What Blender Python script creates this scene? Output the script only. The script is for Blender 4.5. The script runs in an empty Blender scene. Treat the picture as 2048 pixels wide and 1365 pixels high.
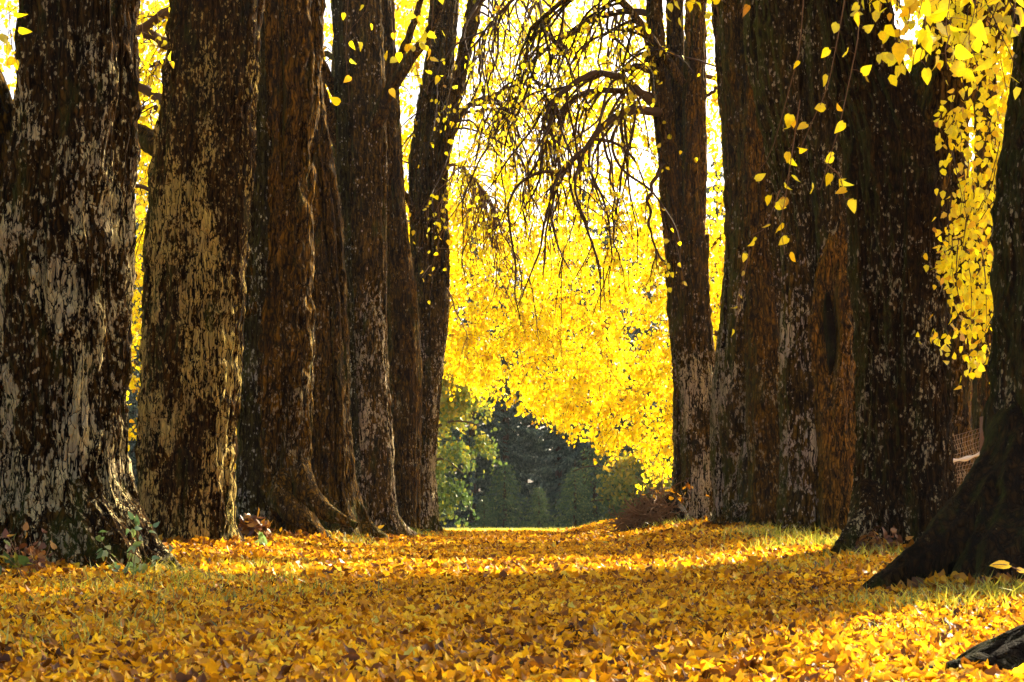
import bpy, math, random
import numpy as np
from math import radians

rng = np.random.default_rng(7)
random.seed(7)
sc = bpy.context.scene
COL = sc.collection

# ---------------------------------------------------------------- camera, sky, sun, exposure
FPX, HOR, CAMZ = 3413.0, 1030.0, 0.70          # focal length and horizon row in the 2048 px photograph
cam_d = bpy.data.cameras.new('camera')
cam = bpy.data.objects.new('camera', cam_d); COL.objects.link(cam)
cam.location = (0, 0, CAMZ); cam.rotation_euler = (radians(90), 0, 0)
cam_d.sensor_width = 36.0; cam_d.lens = FPX / 2048 * 36.0
cam_d.shift_y = (HOR - 682.5) / 2048.0
cam_d.clip_start = 0.1; cam_d.clip_end = 2000
cam_d.dof.use_dof = True; cam_d.dof.focus_distance = 26; cam_d.dof.aperture_fstop = 11
sc.camera = cam

SUN_AZ, SUN_EL = radians(39), radians(32)       # azimuth measured from the view direction (+Y) towards +X
world = bpy.data.worlds.new('World'); sc.world = world; world.use_nodes = True
wn, wl = world.node_tree.nodes, world.node_tree.links
sky = wn.new('ShaderNodeTexSky'); sky.sky_type = 'NISHITA'; sky.sun_disc = False
sky.sun_elevation = SUN_EL; sky.sun_rotation = SUN_AZ; sky.dust_density = 7.0; sky.air_density = 0.8; sky.ozone_density = 0.0
wn['Background'].inputs['Strength'].default_value = 0.085
wl.new(sky.outputs[0], wn['Background'].inputs[0])
sun_d = bpy.data.lights.new('sun', 'SUN'); sun_d.energy = 5.0; sun_d.angle = radians(0.53); sun_d.color = (1.0, 0.86, 0.60)
sun = bpy.data.objects.new('sun', sun_d); COL.objects.link(sun)
sun.rotation_euler = (radians(90) - SUN_EL, 0, -SUN_AZ + math.pi)
sc.view_settings.view_transform = 'Standard'; sc.view_settings.look = 'None'
sc.view_settings.exposure = 2.3; sc.view_settings.gamma = 1.0
cy = sc.cycles
cy.max_bounces = 7; cy.diffuse_bounces = 4; cy.glossy_bounces = 2; cy.transmission_bounces = 5
cy.volume_bounces = 0; cy.caustics_reflective = False; cy.caustics_refractive = False

# ---------------------------------------------------------------- helpers
def W(px, py, d):
    """photo row and column at distance d -> metres"""
    return np.array([(px - 1024.0) / FPX * d, d, CAMZ + (HOR - py) / FPX * d])

def tag(o, label=None, cat=None, group=None, kind=None):
    if label: o['label'] = label
    if cat: o['category'] = cat
    if group: o['group'] = group
    if kind: o['kind'] = kind
    return o

def thing(name, label, cat, loc=(0, 0, 0), group=None):
    o = bpy.data.objects.new(name, None); COL.objects.link(o)
    o.empty_display_size = 0.3
    o.location = loc
    return tag(o, label, cat, group)

def make(name, V, quads=None, tris=None, mat=None, parent=None, rnd=None, smooth=True):
    """link arrays as ONE mesh object; V in world metres (moved into the parent's frame)"""
    V = np.asarray(V, dtype=np.float64)
    if parent is not None: V = V - np.array(parent.location)
    quads = np.zeros((0, 4), int) if quads is None else np.asarray(quads)
    tris = np.zeros((0, 3), int) if tris is None else np.asarray(tris)
    me = bpy.data.meshes.new(name)
    nq, nt = len(quads), len(tris)
    me.vertices.add(len(V)); me.vertices.foreach_set('co', V.astype(np.float32).ravel())
    me.loops.add(nq * 4 + nt * 3)
    me.loops.foreach_set('vertex_index', np.concatenate([quads.ravel(), tris.ravel()]).astype(np.int32))
    me.polygons.add(nq + nt)
    me.polygons.foreach_set('loop_start', np.concatenate([np.arange(nq) * 4, nq * 4 + np.arange(nt) * 3]).astype(np.int32))
    me.update(calc_edges=True)
    if smooth: me.polygons.foreach_set('use_smooth', np.ones(nq + nt, dtype=bool))
    if rnd is not None:
        a = me.attributes.new('rnd', 'FLOAT', 'POINT'); a.data.foreach_set('value', np.asarray(rnd, np.float32))
    if mat: me.materials.append(mat)
    o = bpy.data.objects.new(name, me); COL.objects.link(o)
    if parent is not None: o.parent = parent
    return o

class Acc:
    """gathers tubes and leaves for one mesh"""
    def __init__(s): s.V, s.Q, s.T, s.R, s.n = [], [], [], [], 0
    def add(s, V, Q=None, T=None, R=None):
        if Q is not None and len(Q): s.Q.append(np.asarray(Q) + s.n)
        if T is not None and len(T): s.T.append(np.asarray(T) + s.n)
        s.V.append(V); s.R.append(np.zeros(len(V)) if R is None else R); s.n += len(V)
    def make(s, name, mat, parent=None, smooth=True):
        if not s.V: return None
        return make(name, np.concatenate(s.V), np.concatenate(s.Q) if s.Q else None,
                    np.concatenate(s.T) if s.T else None, mat, parent, np.concatenate(s.R), smooth)

def hash3(ix, iy, iz):
    h = (ix * 374761393 + iy * 668265263 + iz * 2147483647 + 1013904223).astype(np.uint64)
    h = (h ^ (h >> np.uint64(13))) * np.uint64(1274126177) & np.uint64(0xffffffff)
    h = (h ^ (h >> np.uint64(16))) * np.uint64(2246822519) & np.uint64(0xffffffff)
    return (h ^ (h >> np.uint64(15))).astype(np.float64) / 4294967295.0

def vnoise(x, y, z):
    """value noise in -1..1"""
    x, y, z = np.broadcast_arrays(x, y, z)
    ix, iy, iz = (np.floor(v).astype(np.int64) for v in (x, y, z))
    fx, fy, fz = x - ix, y - iy, z - iz
    fx, fy, fz = (f * f * (3 - 2 * f) for f in (fx, fy, fz))
    ix, iy, iz = ix + 5000, iy + 5000, iz + 5000
    r = 0
    for a in (0, 1):
        for b in (0, 1):
            for c in (0, 1):
                w = (fx if a else 1 - fx) * (fy if b else 1 - fy) * (fz if c else 1 - fz)
                r = r + w * hash3(ix + a, iy + b, iz + c)
    return r * 2 - 1

def sstep(a, b, x):
    t = np.clip((x - a) / (b - a), 0, 1); return t * t * (3 - 2 * t)

def ground_z(x, y):
    path = 0.04 * sstep(8, 30, y)
    amp = np.clip((y - 13) / 34, 0, 1) * 0.40 + 0.04
    side = sstep(2.0, 4.6, np.abs(x + 0.25 + 0.006 * (y - 20)))
    fall = 1 - sstep(60, 72, y)
    z = (path + amp * side) * fall
    far = -0.22 * sstep(60, 75, y)
    z = z + far + 6 * sstep(170, 420, y) 
    z = z + 0.035 * vnoise(x * 0.7, y * 0.7, 0.5) * (1 - sstep(58, 64, y) * .7) + 0.012 * vnoise(x * 3.1, y * 3.1, 7.5)
    return z

# ---------------------------------------------------------------- node helpers and materials
def nt(name):
    m = bpy.data.materials.new(name); m.use_nodes = True
    t = m.node_tree; t.nodes.clear()
    return m, t.nodes, t.links

def ramp(n, l, src, stops, interp='LINEAR'):
    r = n.new('ShaderNodeValToRGB'); r.color_ramp.interpolation = interp
    e = r.color_ramp.elements
    while len(e) < len(stops): e.new(0.5)
    for k, (p, c) in enumerate(stops):
        e[k].position = p
        e[k].color = (c, c, c, 1) if not isinstance(c, tuple) else (*c, 1)
    if src is not None: l.new(src, r.inputs[0])
    return r.outputs[0]

def mix(n, l, fac, a, b, mode='MIX'):
    m = n.new('ShaderNodeMix'); m.data_type = 'RGBA'; m.blend_type = mode
    for sock, v in ((m.inputs[0], fac), (m.inputs[6], a), (m.inputs[7], b)):
        if isinstance(v, bpy.types.NodeSocket): l.new(v, sock)
        elif isinstance(v, tuple): sock.default_value = (*v, 1)
        else: sock.default_value = v
    return m.outputs[2]

def mth(n, l, op, a, b=0.0, clamp=False):
    m = n.new('ShaderNodeMath'); m.operation = op; m.use_clamp = clamp
    for k, v in enumerate((a, b)):
        if isinstance(v, bpy.types.NodeSocket): l.new(v, m.inputs[k])
        else: m.inputs[k].default_value = v
    return m.outputs[0]

def leaf_mat(name, stops, trans=0.5, gloss=0.06, tcol=None):
    m, n, l = nt(name)
    at = n.new('ShaderNodeAttribute'); at.attribute_name = 'rnd'
    c = ramp(n, l, at.outputs['Fac'], stops)
    geo = n.new('ShaderNodeNewGeometry')
    no = n.new('ShaderNodeTexNoise'); no.inputs['Scale'].default_value = 60
    l.new(geo.outputs['Position'], no.inputs['Vector'])
    v = ramp(n, l, no.outputs[0], [(0.3, 0.82), (0.7, 1.0)])
    c = mix(n, l, 1.0, c, v, 'MULTIPLY')
    d = n.new('ShaderNodeBsdfDiffuse'); t = n.new('ShaderNodeBsdfTranslucent')
    l.new(c, d.inputs[0])
    if tcol: l.new(mix(n, l, 1.0, c, tcol, 'MULTIPLY'), t.inputs[0])
    else: l.new(c, t.inputs[0])
    s = n.new('ShaderNodeMixShader'); s.inputs[0].default_value = trans
    l.new(d.outputs[0], s.inputs[1]); l.new(t.outputs[0], s.inputs[2])
    g = n.new('ShaderNodeBsdfGlossy'); g.inputs['Roughness'].default_value = 0.38
    s2 = n.new('ShaderNodeMixShader'); s2.inputs[0].default_value = gloss
    l.new(s.outputs[0], s2.inputs[1]); l.new(g.outputs[0], s2.inputs[2])
    o = n.new('ShaderNodeOutputMaterial'); l.new(s2.outputs[0], o.inputs[0])
    return m

YEL = leaf_mat('lime_leaf', [(0.0, (0.70, 0.36, 0.006)), (0.07, (0.93, 0.66, 0.004)), (0.30, (0.95, 0.76, 0.005)), (0.7, (0.95, 0.84, 0.012)), (0.93, (0.75, 0.70, 0.03)), (1.0, (0.5, 0.22, 0.01))], 0.70, 0.03)
FALLEN = leaf_mat('fallen_leaf', [(0.0, (0.05, 0.016, 0.003)), (0.24, (0.22, 0.075, 0.004)), (0.52, (0.60, 0.27, 0.006)), (0.80, (0.84, 0.47, 0.010)), (0.93, (0.92, 0.64, 0.03)), (1.0, (0.62, 0.55, 0.08))], 0.42, 0.02)
GREENYEL = leaf_mat('turning_leaf', [(0.0, (0.035, 0.07, 0.02)), (0.4, (0.09, 0.13, 0.025)), (0.75, (0.26, 0.23, 0.02)), (1.0, (0.42, 0.28, 0.015))], 0.4, 0.02)
GREEN = leaf_mat('green_leaf', [(0.0, (0.10, 0.20, 0.07)), (0.6, (0.20, 0.34, 0.10)), (1.0, (0.38, 0.42, 0.10))], 0.4, 0.08)
HAZED_NEEDLE = leaf_mat('hazed_spruce_needle', [(0.0, (0.022, 0.038, 0.030)), (0.6, (0.060, 0.095, 0.070)), (1.0, (0.15, 0.19, 0.13))], 0.15, 0.02)  # needles lightened and blued so the colour carries some of the haze
NEEDLE2 = leaf_mat('young_spruce_needle', [(0.0, (0.04, 0.075, 0.03)), (0.7, (0.09, 0.14, 0.05)), (1.0, (0.24, 0.26, 0.07))], 0.2, 0.02)
GRASS = leaf_mat('grass_blade', [(0.0, (0.10, 0.13, 0.012)), (0.5, (0.34, 0.34, 0.025)), (1.0, (0.70, 0.58, 0.06))], 0.4, 0.05)
RUST = leaf_mat('rusty_leaf', [(0.0, (0.07, 0.022, 0.008)), (0.6, (0.20, 0.07, 0.012)), (1.0, (0.5, 0.25, 0.02))], 0.3, 0.04)

def bark_mat(name, dark=(0.004, 0.002, 0.001), plate=(0.13, 0.065, 0.012), lichen=(0.50, 0.40, 0.20), amount=0.5,
             zc=2.5, zw=2.5, moss=0.5, scale=1.0, red=0.0, mosscol=(0.085, 0.105, 0.016)):
    m, n, l = nt(name)
    tc = n.new('ShaderNodeNewGeometry')
    def mapped(sx, sz, off=0.0):
        mp = n.new('ShaderNodeMapping'); mp.inputs['Scale'].default_value = (sx * scale, sx * scale, sz * scale)
        mp.inputs['Location'].default_value = (off, off * .7, off * .3)
        l.new(tc.outputs['Position'], mp.inputs[0]); return mp.outputs[0]
    # wobble the grain
    wob = n.new('ShaderNodeTexNoise'); wob.inputs['Scale'].default_value = 3.2; wob.inputs['Detail'].default_value = 3
    l.new(tc.outputs['Position'], wob.inputs['Vector'])
    def warped(vec, amt):
        a = n.new('ShaderNodeVectorMath'); a.operation = 'SCALE'; a.inputs['Scale'].default_value = amt
        l.new(wob.outputs['Color'], a.inputs[0])
        b = n.new('ShaderNodeVectorMath'); b.operation = 'ADD'; l.new(vec, b.inputs[0]); l.new(a.outputs[0], b.inputs[1])
        return b.outputs[0]
    fn = n.new('ShaderNodeTexNoise'); fn.inputs['Scale'].default_value = 1; fn.inputs['Detail'].default_value = 4; fn.inputs['Roughness'].default_value = .55
    l.new(warped(mapped(11, 1.5), .8), fn.inputs['Vector'])
    f1 = mth(n, l, 'ABSOLUTE', mth(n, l, 'SUBTRACT', fn.outputs[0], .5))
    vo = n.new('ShaderNodeTexVoronoi'); vo.feature = 'DISTANCE_TO_EDGE'; vo.inputs['Scale'].default_value = 1
    l.new(warped(mapped(17, 4.0), 2.6), vo.inputs['Vector'])
    FIS = mth(n, l, 'MULTIPLY', mth(n, l, 'MINIMUM', mth(n, l, 'MULTIPLY', f1, 2.4), mth(n, l, 'ADD', vo.outputs['Distance'], .045)), 1.0)
    fine = n.new('ShaderNodeTexNoise'); fine.inputs['Scale'].default_value = 1; fine.inputs['Detail'].default_value = 5; fine.inputs['Roughness'].default_value = .65
    l.new(warped(mapped(48, 10), 1.0), fine.inputs['Vector'])
    big = n.new('ShaderNodeTexNoise'); big.inputs['Scale'].default_value = 1.5; big.inputs['Detail'].default_value = 3
    l.new(mapped(1.6, .8, 3.1), big.inputs['Vector'])
    crev = ramp(n, l, FIS, [(0.03, 0.0), (0.11, 0.35), (0.30, 1.0)])
    crev2 = ramp(n, l, fine.outputs[0], [(0.40, 0.0), (0.58, 1.0)])
    height = mth(n, l, 'MULTIPLY', crev, mth(n, l, 'ADD', mth(n, l, 'MULTIPLY', crev2, .55), .45))
    pl2 = mix(n, l, big.outputs[0], plate, (plate[0] * 1.5 + red, plate[1] * 1.4 + red * .35, plate[2] * 1.0))
    col = mix(n, l, height, dark, pl2)  # black crevices and lightened plates put shade and lit ridges into the colour
    # lichen: ragged pale plates, thick in patches and as single flecks elsewhere
    lv = n.new('ShaderNodeTexNoise'); lv.inputs['Scale'].default_value = 1; lv.inputs['Detail'].default_value = 6; lv.inputs['Roughness'].default_value = .62
    l.new(mapped(21, 10, 9.0), lv.inputs['Vector'])
    pz = n.new('ShaderNodeSeparateXYZ'); l.new(tc.outputs['Position'], pz.inputs[0])
    zz = mth(n, l, 'DIVIDE', mth(n, l, 'SUBTRACT', pz.outputs['Z'], zc), zw)
    zm = mth(n, l, 'SUBTRACT', 1.0, mth(n, l, 'MULTIPLY', zz, zz), True)
    pm = n.new('ShaderNodeTexNoise'); pm.inputs['Scale'].default_value = 1; pm.inputs['Detail'].default_value = 2
    l.new(mapped(1.9, 1.0, 21.0), pm.inputs['Vector'])
    patch = mth(n, l, 'MULTIPLY', ramp(n, l, pm.outputs[0], [(0.44, 0.0), (0.66, 1.0)]), zm)
    thr = mth(n, l, 'ADD', mth(n, l, 'MULTIPLY', patch, 0.20 * amount + .05), mth(n, l, 'MULTIPLY', zm, 0.05 * amount))
    lsum = mth(n, l, 'ADD', lv.outputs[0], thr)
    lm = ramp(n, l, lsum, [(0.64, 0.0), (0.665, 1.0)])
    # small flecks
    fv = n.new('ShaderNodeTexVoronoi'); fv.feature = 'F1'; fv.inputs['Scale'].default_value = 1
    l.new(warped(mapped(24, 17, 5.0), 1.2), fv.inputs['Vector'])
    fd = ramp(n, l, fv.outputs['Distance'], [(0.36, 1.0), (0.44, 0.0)])
    fr = n.new('ShaderNodeSeparateColor'); l.new(fv.outputs['Color'], fr.inputs[0])
    cl = n.new('ShaderNodeTexNoise'); cl.inputs['Scale'].default_value = 1; cl.inputs['Detail'].default_value = 3
    l.new(mapped(5.5, 2.6, 61.0), cl.inputs['Vector'])
    clm = mth(n, l, 'SUBTRACT', mth(n, l, 'MULTIPLY', ramp(n, l, cl.outputs[0], [(0.40, 0.0), (0.64, 1.0)]), .42), .30)
    ft = ramp(n, l, mth(n, l, 'ADD', mth(n, l, 'ADD', fr.outputs[0], clm), mth(n, l, 'MULTIPLY', patch, .3)), [(0.93 - .10 * amount, 0.0), (0.94 - .10 * amount, 1.0)])
    fm = mth(n, l, 'MULTIPLY', fd, ft)
    cut = ramp(n, l, FIS, [(0.05, 0.0), (0.09, 1.0)])
    lall = mth(n, l, 'MULTIPLY', mth(n, l, 'MAXIMUM', lm, fm), cut)
    lcol = mix(n, l, crev2, (lichen[0] * .55, lichen[1] * .55, lichen[2] * .5), lichen)
    lcol = mix(n, l, ramp(n, l, wob.outputs[0], [(.42, 0.0), (.6, .75)]), lcol, (lichen[0] * .62, lichen[1] * .60, lichen[2] * .75))
    col = mix(n, l, lall, col, lcol)
    # moss low down and in drifts
    mz = mth(n, l, 'SUBTRACT', 1.0, mth(n, l, 'DIVIDE', pz.outputs['Z'], 1.3), True)
    mn = n.new('ShaderNodeTexNoise'); mn.inputs['Scale'].default_value = 1; mn.inputs['Detail'].default_value = 5
    l.new(mapped(3.5, 1.3, 40.0), mn.inputs['Vector'])
    mm = ramp(n, l, mth(n, l, 'ADD', mn.outputs[0], mth(n, l, 'MULTIPLY', mz, .18)), [(0.60, 0.0), (0.72, moss)])
    nx_ = n.new('ShaderNodeSeparateXYZ'); l.new(tc.outputs['Normal'], nx_.inputs[0])
    lf = ramp(n, l, mth(n, l, 'ADD', mth(n, l, 'MULTIPLY', nx_.outputs['X'], -.5), mth(n, l, 'MULTIPLY', mn.outputs[0], .6)), [(0.56, 0.0), (0.78, min(1, moss * 1.3))])
    mm = mth(n, l, 'MULTIPLY', mth(n, l, 'MAXIMUM', mm, lf), mth(n, l, 'ADD', mth(n, l, 'MULTIPLY', crev2, .7), .2))
    col = mix(n, l, mm, col, mosscol)
    b = n.new('ShaderNodeBsdfPrincipled'); b.inputs['Roughness'].default_value = 0.9
    b.inputs['Specular IOR Level'].default_value = 0.03
    l.new(col, b.inputs['Base Color'])
    bu = n.new('ShaderNodeBump'); bu.inputs['Strength'].default_value = 1.0; bu.inputs['Distance'].default_value = 0.06
    l.new(mth(n, l, 'ADD', height, mth(n, l, 'MULTIPLY', lall, .25)), bu.inputs['Height']); l.new(bu.outputs[0], b.inputs['Normal'])
    o = n.new('ShaderNodeOutputMaterial'); l.new(b.outputs[0], o.inputs[0])
    return m

BARK_A = bark_mat('bark_pale_lichen', amount=1.5, zc=2.5, zw=3.6, lichen=(0.88, 0.72, 0.34))
BARK_B = bark_mat('bark_golden_flecks', amount=1.15, zc=3.0, zw=5.5, lichen=(0.78, 0.58, 0.17))
BARK_C = bark_mat('bark_brown', amount=.35, zc=2, zw=3.5, plate=(0.25, 0.13, 0.012), moss=.5, scale=.72)
BARK_D = bark_mat('bark_dark_brown', amount=.15, zc=2, zw=5, plate=(0.19, 0.10, 0.010), moss=.5, scale=.7)
BARK_E = bark_mat('bark_grey_lichen', amount=.95, zc=3.0, zw=4.0, lichen=(0.72, 0.60, 0.40), plate=(0.19, 0.11, 0.018), scale=.72, moss=.6)
BARK_F = bark_mat('bark_near_dark', amount=.55, zc=1.6, zw=3.2, lichen=(0.66, 0.54, 0.28), plate=(0.085, 0.043, 0.010), moss=.4)
BARK_I = bark_mat('bark_mossy_grey', amount=.5, zc=2.5, zw=5, plate=(0.085, 0.075, 0.02), lichen=(.6, .6, .42), moss=.9, scale=.8)
BARK_J = bark_mat('bark_olive', amount=.6, zc=5, zw=6, plate=(0.10, 0.065, 0.016), lichen=(.66, .56, .32), moss=.8, scale=.8)
BARK_G = bark_mat('bark_red_burl', amount=.3, zc=3.6, zw=1.5, plate=(0.36, 0.19, 0.025), red=.14, moss=.35, mosscol=(.30, .22, .02), lichen=(.55, .36, .14))
BARK_S = bark_mat('dark_wet_wood_hollow_shade', amount=-.8, zc=1, zw=1, plate=(0.022, 0.013, 0.006), moss=.3)
BARK_H = bark_mat('bark_root', amount=-.8, zc=1, zw=1, plate=(0.070, 0.036, 0.012), moss=.5)

def plain(name, colr, rough=.85, spec=.2, noise=.35, sc_=12):
    m, n, l = nt(name)
    g = n.new('ShaderNodeNewGeometry'); no = n.new('ShaderNodeTexNoise'); no.inputs['Scale'].default_value = sc_; no.inputs['Detail'].default_value = 4
    l.new(g.outputs['Position'], no.inputs['Vector'])
    c = mix(n, l, no.outputs[0], tuple(v * (1 - noise) for v in colr), tuple(min(1, v * (1 + noise)) for v in colr))
    b = n.new('ShaderNodeBsdfPrincipled'); b.inputs['Roughness'].default_value = rough; b.inputs['Specular IOR Level'].default_value = spec
    l.new(c, b.inputs['Base Color'])
    bu = n.new('ShaderNodeBump'); bu.inputs['Distance'].default_value = .01; bu.inputs['Strength'].default_value = .6
    l.new(no.outputs[0], bu.inputs['Height']); l.new(bu.outputs[0], b.inputs['Normal'])
    o = n.new('ShaderNodeOutputMaterial'); l.new(b.outputs[0], o.inputs[0])
    return m
TWIG = plain('twig_bark', (0.055, 0.028, 0.012))
DRYTWIG = plain('dry_twig', (0.16, 0.085, 0.035))
POSTM = plain('weathered_post', (0.16, 0.09, 0.06))
WIRE = plain('rusty_wire', (0.30, 0.20, 0.12), .6, .5, .2)
TAPE = plain('white_tape', (0.80, 0.78, 0.74), .6, .3, .08)

def ground_mat():
    m, n, l = nt('leaf_litter_soil')
    g = n.new('ShaderNodeNewGeometry')
    v = n.new('ShaderNodeTexVoronoi'); v.inputs['Scale'].default_value = 16
    l.new(g.outputs['Position'], v.inputs['Vector'])
    s = n.new('ShaderNodeSeparateColor'); l.new(v.outputs['Color'], s.inputs[0])
    c = ramp(n, l, s.outputs[0], [(0.0, (0.07, 0.03, 0.01)), (0.4, (0.22, 0.10, 0.02)), (0.75, (0.42, 0.22, 0.02)), (1.0, (0.5, 0.33, 0.04))])
    no = n.new('ShaderNodeTexNoise'); no.inputs['Scale'].default_value = .9; no.inputs['Detail'].default_value = 5
    l.new(g.outputs['Position'], no.inputs['Vector'])
    gm = ramp(n, l, no.outputs[0], [(0.5, 0.0), (0.68, 0.6)])
    c = mix(n, l, gm, c, (0.10, 0.12, 0.02))
    b = n.new('ShaderNodeBsdfPrincipled'); b.inputs['Roughness'].default_value = .9; b.inputs['Specular IOR Level'].default_value = .1
    l.new(c, b.inputs['Base Color'])
    bu = n.new('ShaderNodeBump'); bu.inputs['Distance'].default_value = .04; l.new(v.outputs['Distance'], bu.inputs['Height']); l.new(bu.outputs[0], b.inputs['Normal'])
    o = n.new('ShaderNodeOutputMaterial'); l.new(b.outputs[0], o.inputs[0])
    return m

def meadow_mat():
    m, n, l = nt('meadow_grass')
    g = n.new('ShaderNodeNewGeometry')
    no = n.new('ShaderNodeTexNoise'); no.inputs['Scale'].default_value = 3; no.inputs['Detail'].default_value = 8
    l.new(g.outputs['Position'], no.inputs['Vector'])
    c = ramp(n, l, no.outputs[0], [(0.3, (0.30, 0.32, 0.08)), (0.7, (0.60, 0.56, 0.22))])
    b = n.new('ShaderNodeBsdfPrincipled'); b.inputs['Roughness'].default_value = .8
    l.new(c, b.inputs['Base Color'])
    o = n.new('ShaderNodeOutputMaterial'); l.new(b.outputs[0], o.inputs[0])
    return m

# ---------------------------------------------------------------- ground
def sheet(name, xs, ys, mat, dz=0.0):
    X, Y = np.meshgrid(xs, ys); Z = ground_z(X, Y) + dz
    V = np.stack([X.ravel(), Y.ravel(), Z.ravel()], 1)
    nx, ny = len(xs), len(ys)
    i = (np.arange(ny - 1)[:, None] * nx + np.arange(nx - 1)[None, :]).ravel()
    return make(name, V, np.stack([i, i + 1, i + nx + 1, i + nx], 1), None, mat)
GM, MM = ground_mat(), meadow_mat()
xs = np.concatenate([np.linspace(-300, -25, 30)[:-1], np.linspace(-25, -10, 40)[:-1], np.linspace(-10, 10, 160)[:-1], np.linspace(10, 25, 40)[:-1], np.linspace(25, 300, 30)])
tag(sheet('ground', xs, np.concatenate([np.linspace(-20, 4, 30)[:-1], np.linspace(4, 62, 380)]), GM), 'leaf covered woodland floor of the avenue', kind='structure')
tag(sheet('meadow', xs, np.concatenate([np.linspace(62, 130, 120)[:-1], np.linspace(130, 900, 60)]), MM), 'sunlit meadow beyond the end of the avenue', kind='structure')

# ---------------------------------------------------------------- leaves (vectorised)
HEART = np.array([(0, 0), (0, .35), (0, .70), (0, 1.08),
                  (-.22, -.09), (-.46, .14), (-.47, .42), (-.28, .74),
                  (.22, -.09), (.46, .14), (.47, .42), (.28, .74)], float)
HEART_Q = np.array([(0, 4, 5, 1), (1, 5, 6, 7), (0, 1, 9, 8), (1, 11, 10, 9), (1, 7, 3, 2), (1, 2, 3, 11)])
HEX = np.array([(0, 0), (-.46, .22), (-.34, .68), (0, 1.05), (.34, .68), (.46, .22)], float)
HEX_Q = np.array([(0, 3, 2, 1), (0, 5, 4, 3)])
TUFT = np.array([(0, 0), (-.14, .3), (-.10, .75), (0, 1.0), (.10, .75), (.14, .3)], float)

def unit(v): return v / np.maximum(np.linalg.norm(v, axis=-1, keepdims=True), 1e-9)

def leaves(acc, pos, tip, nrm, size, tmpl=HEX, quads=HEX_Q, rnd=None, fold=(.0, .5), bend=(-.5, .5), width=1.0):
    """pos = where the stalk joins; tip = direction of the blade; nrm = its face"""
    N = len(pos)
    tip = unit(tip); side = unit(np.cross(tip, nrm)); nr = np.cross(side, tip)
    u, v = tmpl[:, 0] * width, tmpl[:, 1]
    f = rng.uniform(*fold, N)[:, None]; b = rng.uniform(*bend, N)[:, None]; tw = rng.uniform(-.5, .5, N)[:, None]
    h = f * (1.7 * u ** 2 + .15 * np.abs(u))[None] + b * (v[None] ** 2) + tw * (u * v)[None]
    S = np.broadcast_to(np.asarray(size, float), (N,))[:, None, None]
    wv = rng.uniform(.75, 1.1, N)[:, None, None]
    P = pos[:, None, :] + S * (side[:, None, :] * u[None, :, None] * wv + tip[:, None, :] * v[None, :, None] + nr[:, None, :] * h[:, :, None])
    K = len(tmpl)
    Q = (quads[None] + (np.arange(N) * K)[:, None, None]).reshape(-1, 4)
    r = rng.random(N) if rnd is None else rnd
    acc.add(P.reshape(-1, 3), Q, None, np.repeat(r, K))

def rdir(N): return unit(rng.normal(size=(N, 3)))
def hanging(acc, pos, size, spread=.55, **k):
    N = len(pos)
    tip = np.array([0, 0, -1.0]) + rng.normal(size=(N, 3)) * spread
    nr = rdir(N); nr[:, 2] *= .4
    leaves(acc, pos, tip, unit(nr), size, **k)

# ---------------------------------------------------------------- tubes, twigs
def resample(P, n):
    P = np.asarray(P, float)
    t = np.concatenate([[0], np.cumsum(np.linalg.norm(np.diff(P, axis=0), axis=1))])
    s = np.linspace(0, t[-1], n)
    return np.stack([np.interp(s, t, P[:, k]) for k in range(P.shape[1])], 1)

def smoothen(P, k=3):
    for _ in range(k):
        P[1:-1] = (P[:-2] + 2 * P[1:-1] + P[2:]) / 4
    return P

def tube(acc, P, R, sides=6, rnd=0.0, rough=0.0):
    P = np.asarray(P, float); n = len(P); R = np.broadcast_to(np.asarray(R, float), (n,))
    T = unit(np.gradient(P, axis=0))
    ref = np.array([0.13, 0.95, 0.28]); ref = ref / np.linalg.norm(ref)
    A = unit(np.cross(T, ref)); B = np.cross(T, A)
    th = np.arange(sides) / sides * 2 * math.pi
    RR = R[:, None] * (1 + (rough * rng.normal(size=(n, sides)) if rough else 0))
    V = P[:, None] + RR[..., None] * (A[:, None] * np.cos(th)[None, :, None] + B[:, None] * np.sin(th)[None, :, None])
    i = np.arange(n - 1)[:, None] * sides; j = np.arange(sides)[None]; j2 = (j + 1) % sides
    Q = np.stack([i + j, i + j2, i + sides + j2, i + sides + j], -1).reshape(-1, 4)
    acc.add(V.reshape(-1, 3), Q, None, np.full(n * sides, rnd))

def wander(p0, d0, length, n, wob=.25, droop=.3, end_down=0.0):
    """a wiggling path that bends down under its own weight"""
    P = [np.array(p0, float)]; d = np.array(d0, float); d /= np.linalg.norm(d); st = length / (n - 1)
    k = rng.normal(size=3) * wob
    for i in range(n - 1):
        k = .55 * k + .75 * rng.normal(size=3) * wob
        d = d + k * .6 + np.array([0, 0, -droop]) * st
        d /= np.linalg.norm(d); P.append(P[-1] + d * st)
    return np.array(P)

def hang_twigs(acc, starts, dirs, lens, r0, droop=.9, wob=.22, kids=2, lacc=None, lsize=.12, lper=10, sides=4):
    pts = []
    for p, d, L in zip(starts, dirs, lens):
        n = max(5, int(L * 4.5))
        P = wander(p, d, L, n, wob, droop)
        tube(acc, P, np.linspace(r0, r0 * .3, n), sides)
        pts.append(P)
        for _ in range(kids):
            i = rng.integers(1, n - 1)
            d2 = unit(P[i] - P[i - 1]) + rng.normal(size=3) * .6 + np.array([0, 0, -.3])
            Q = wander(P[i], d2, L * rng.uniform(.25, .55), 6, wob, droop)
            tube(acc, Q, np.linspace(r0 * .55, r0 * .2, 6), 3); pts.append(Q)
    if lacc is not None and pts:
        A = np.concatenate([resample(p, max(2, int(lper))) for p in pts])
        A = A + rng.normal(size=A.shape) * .09
        hanging(lacc, A, rng.uniform(.7, 1.2, len(A)) * lsize)
    return pts

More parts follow.
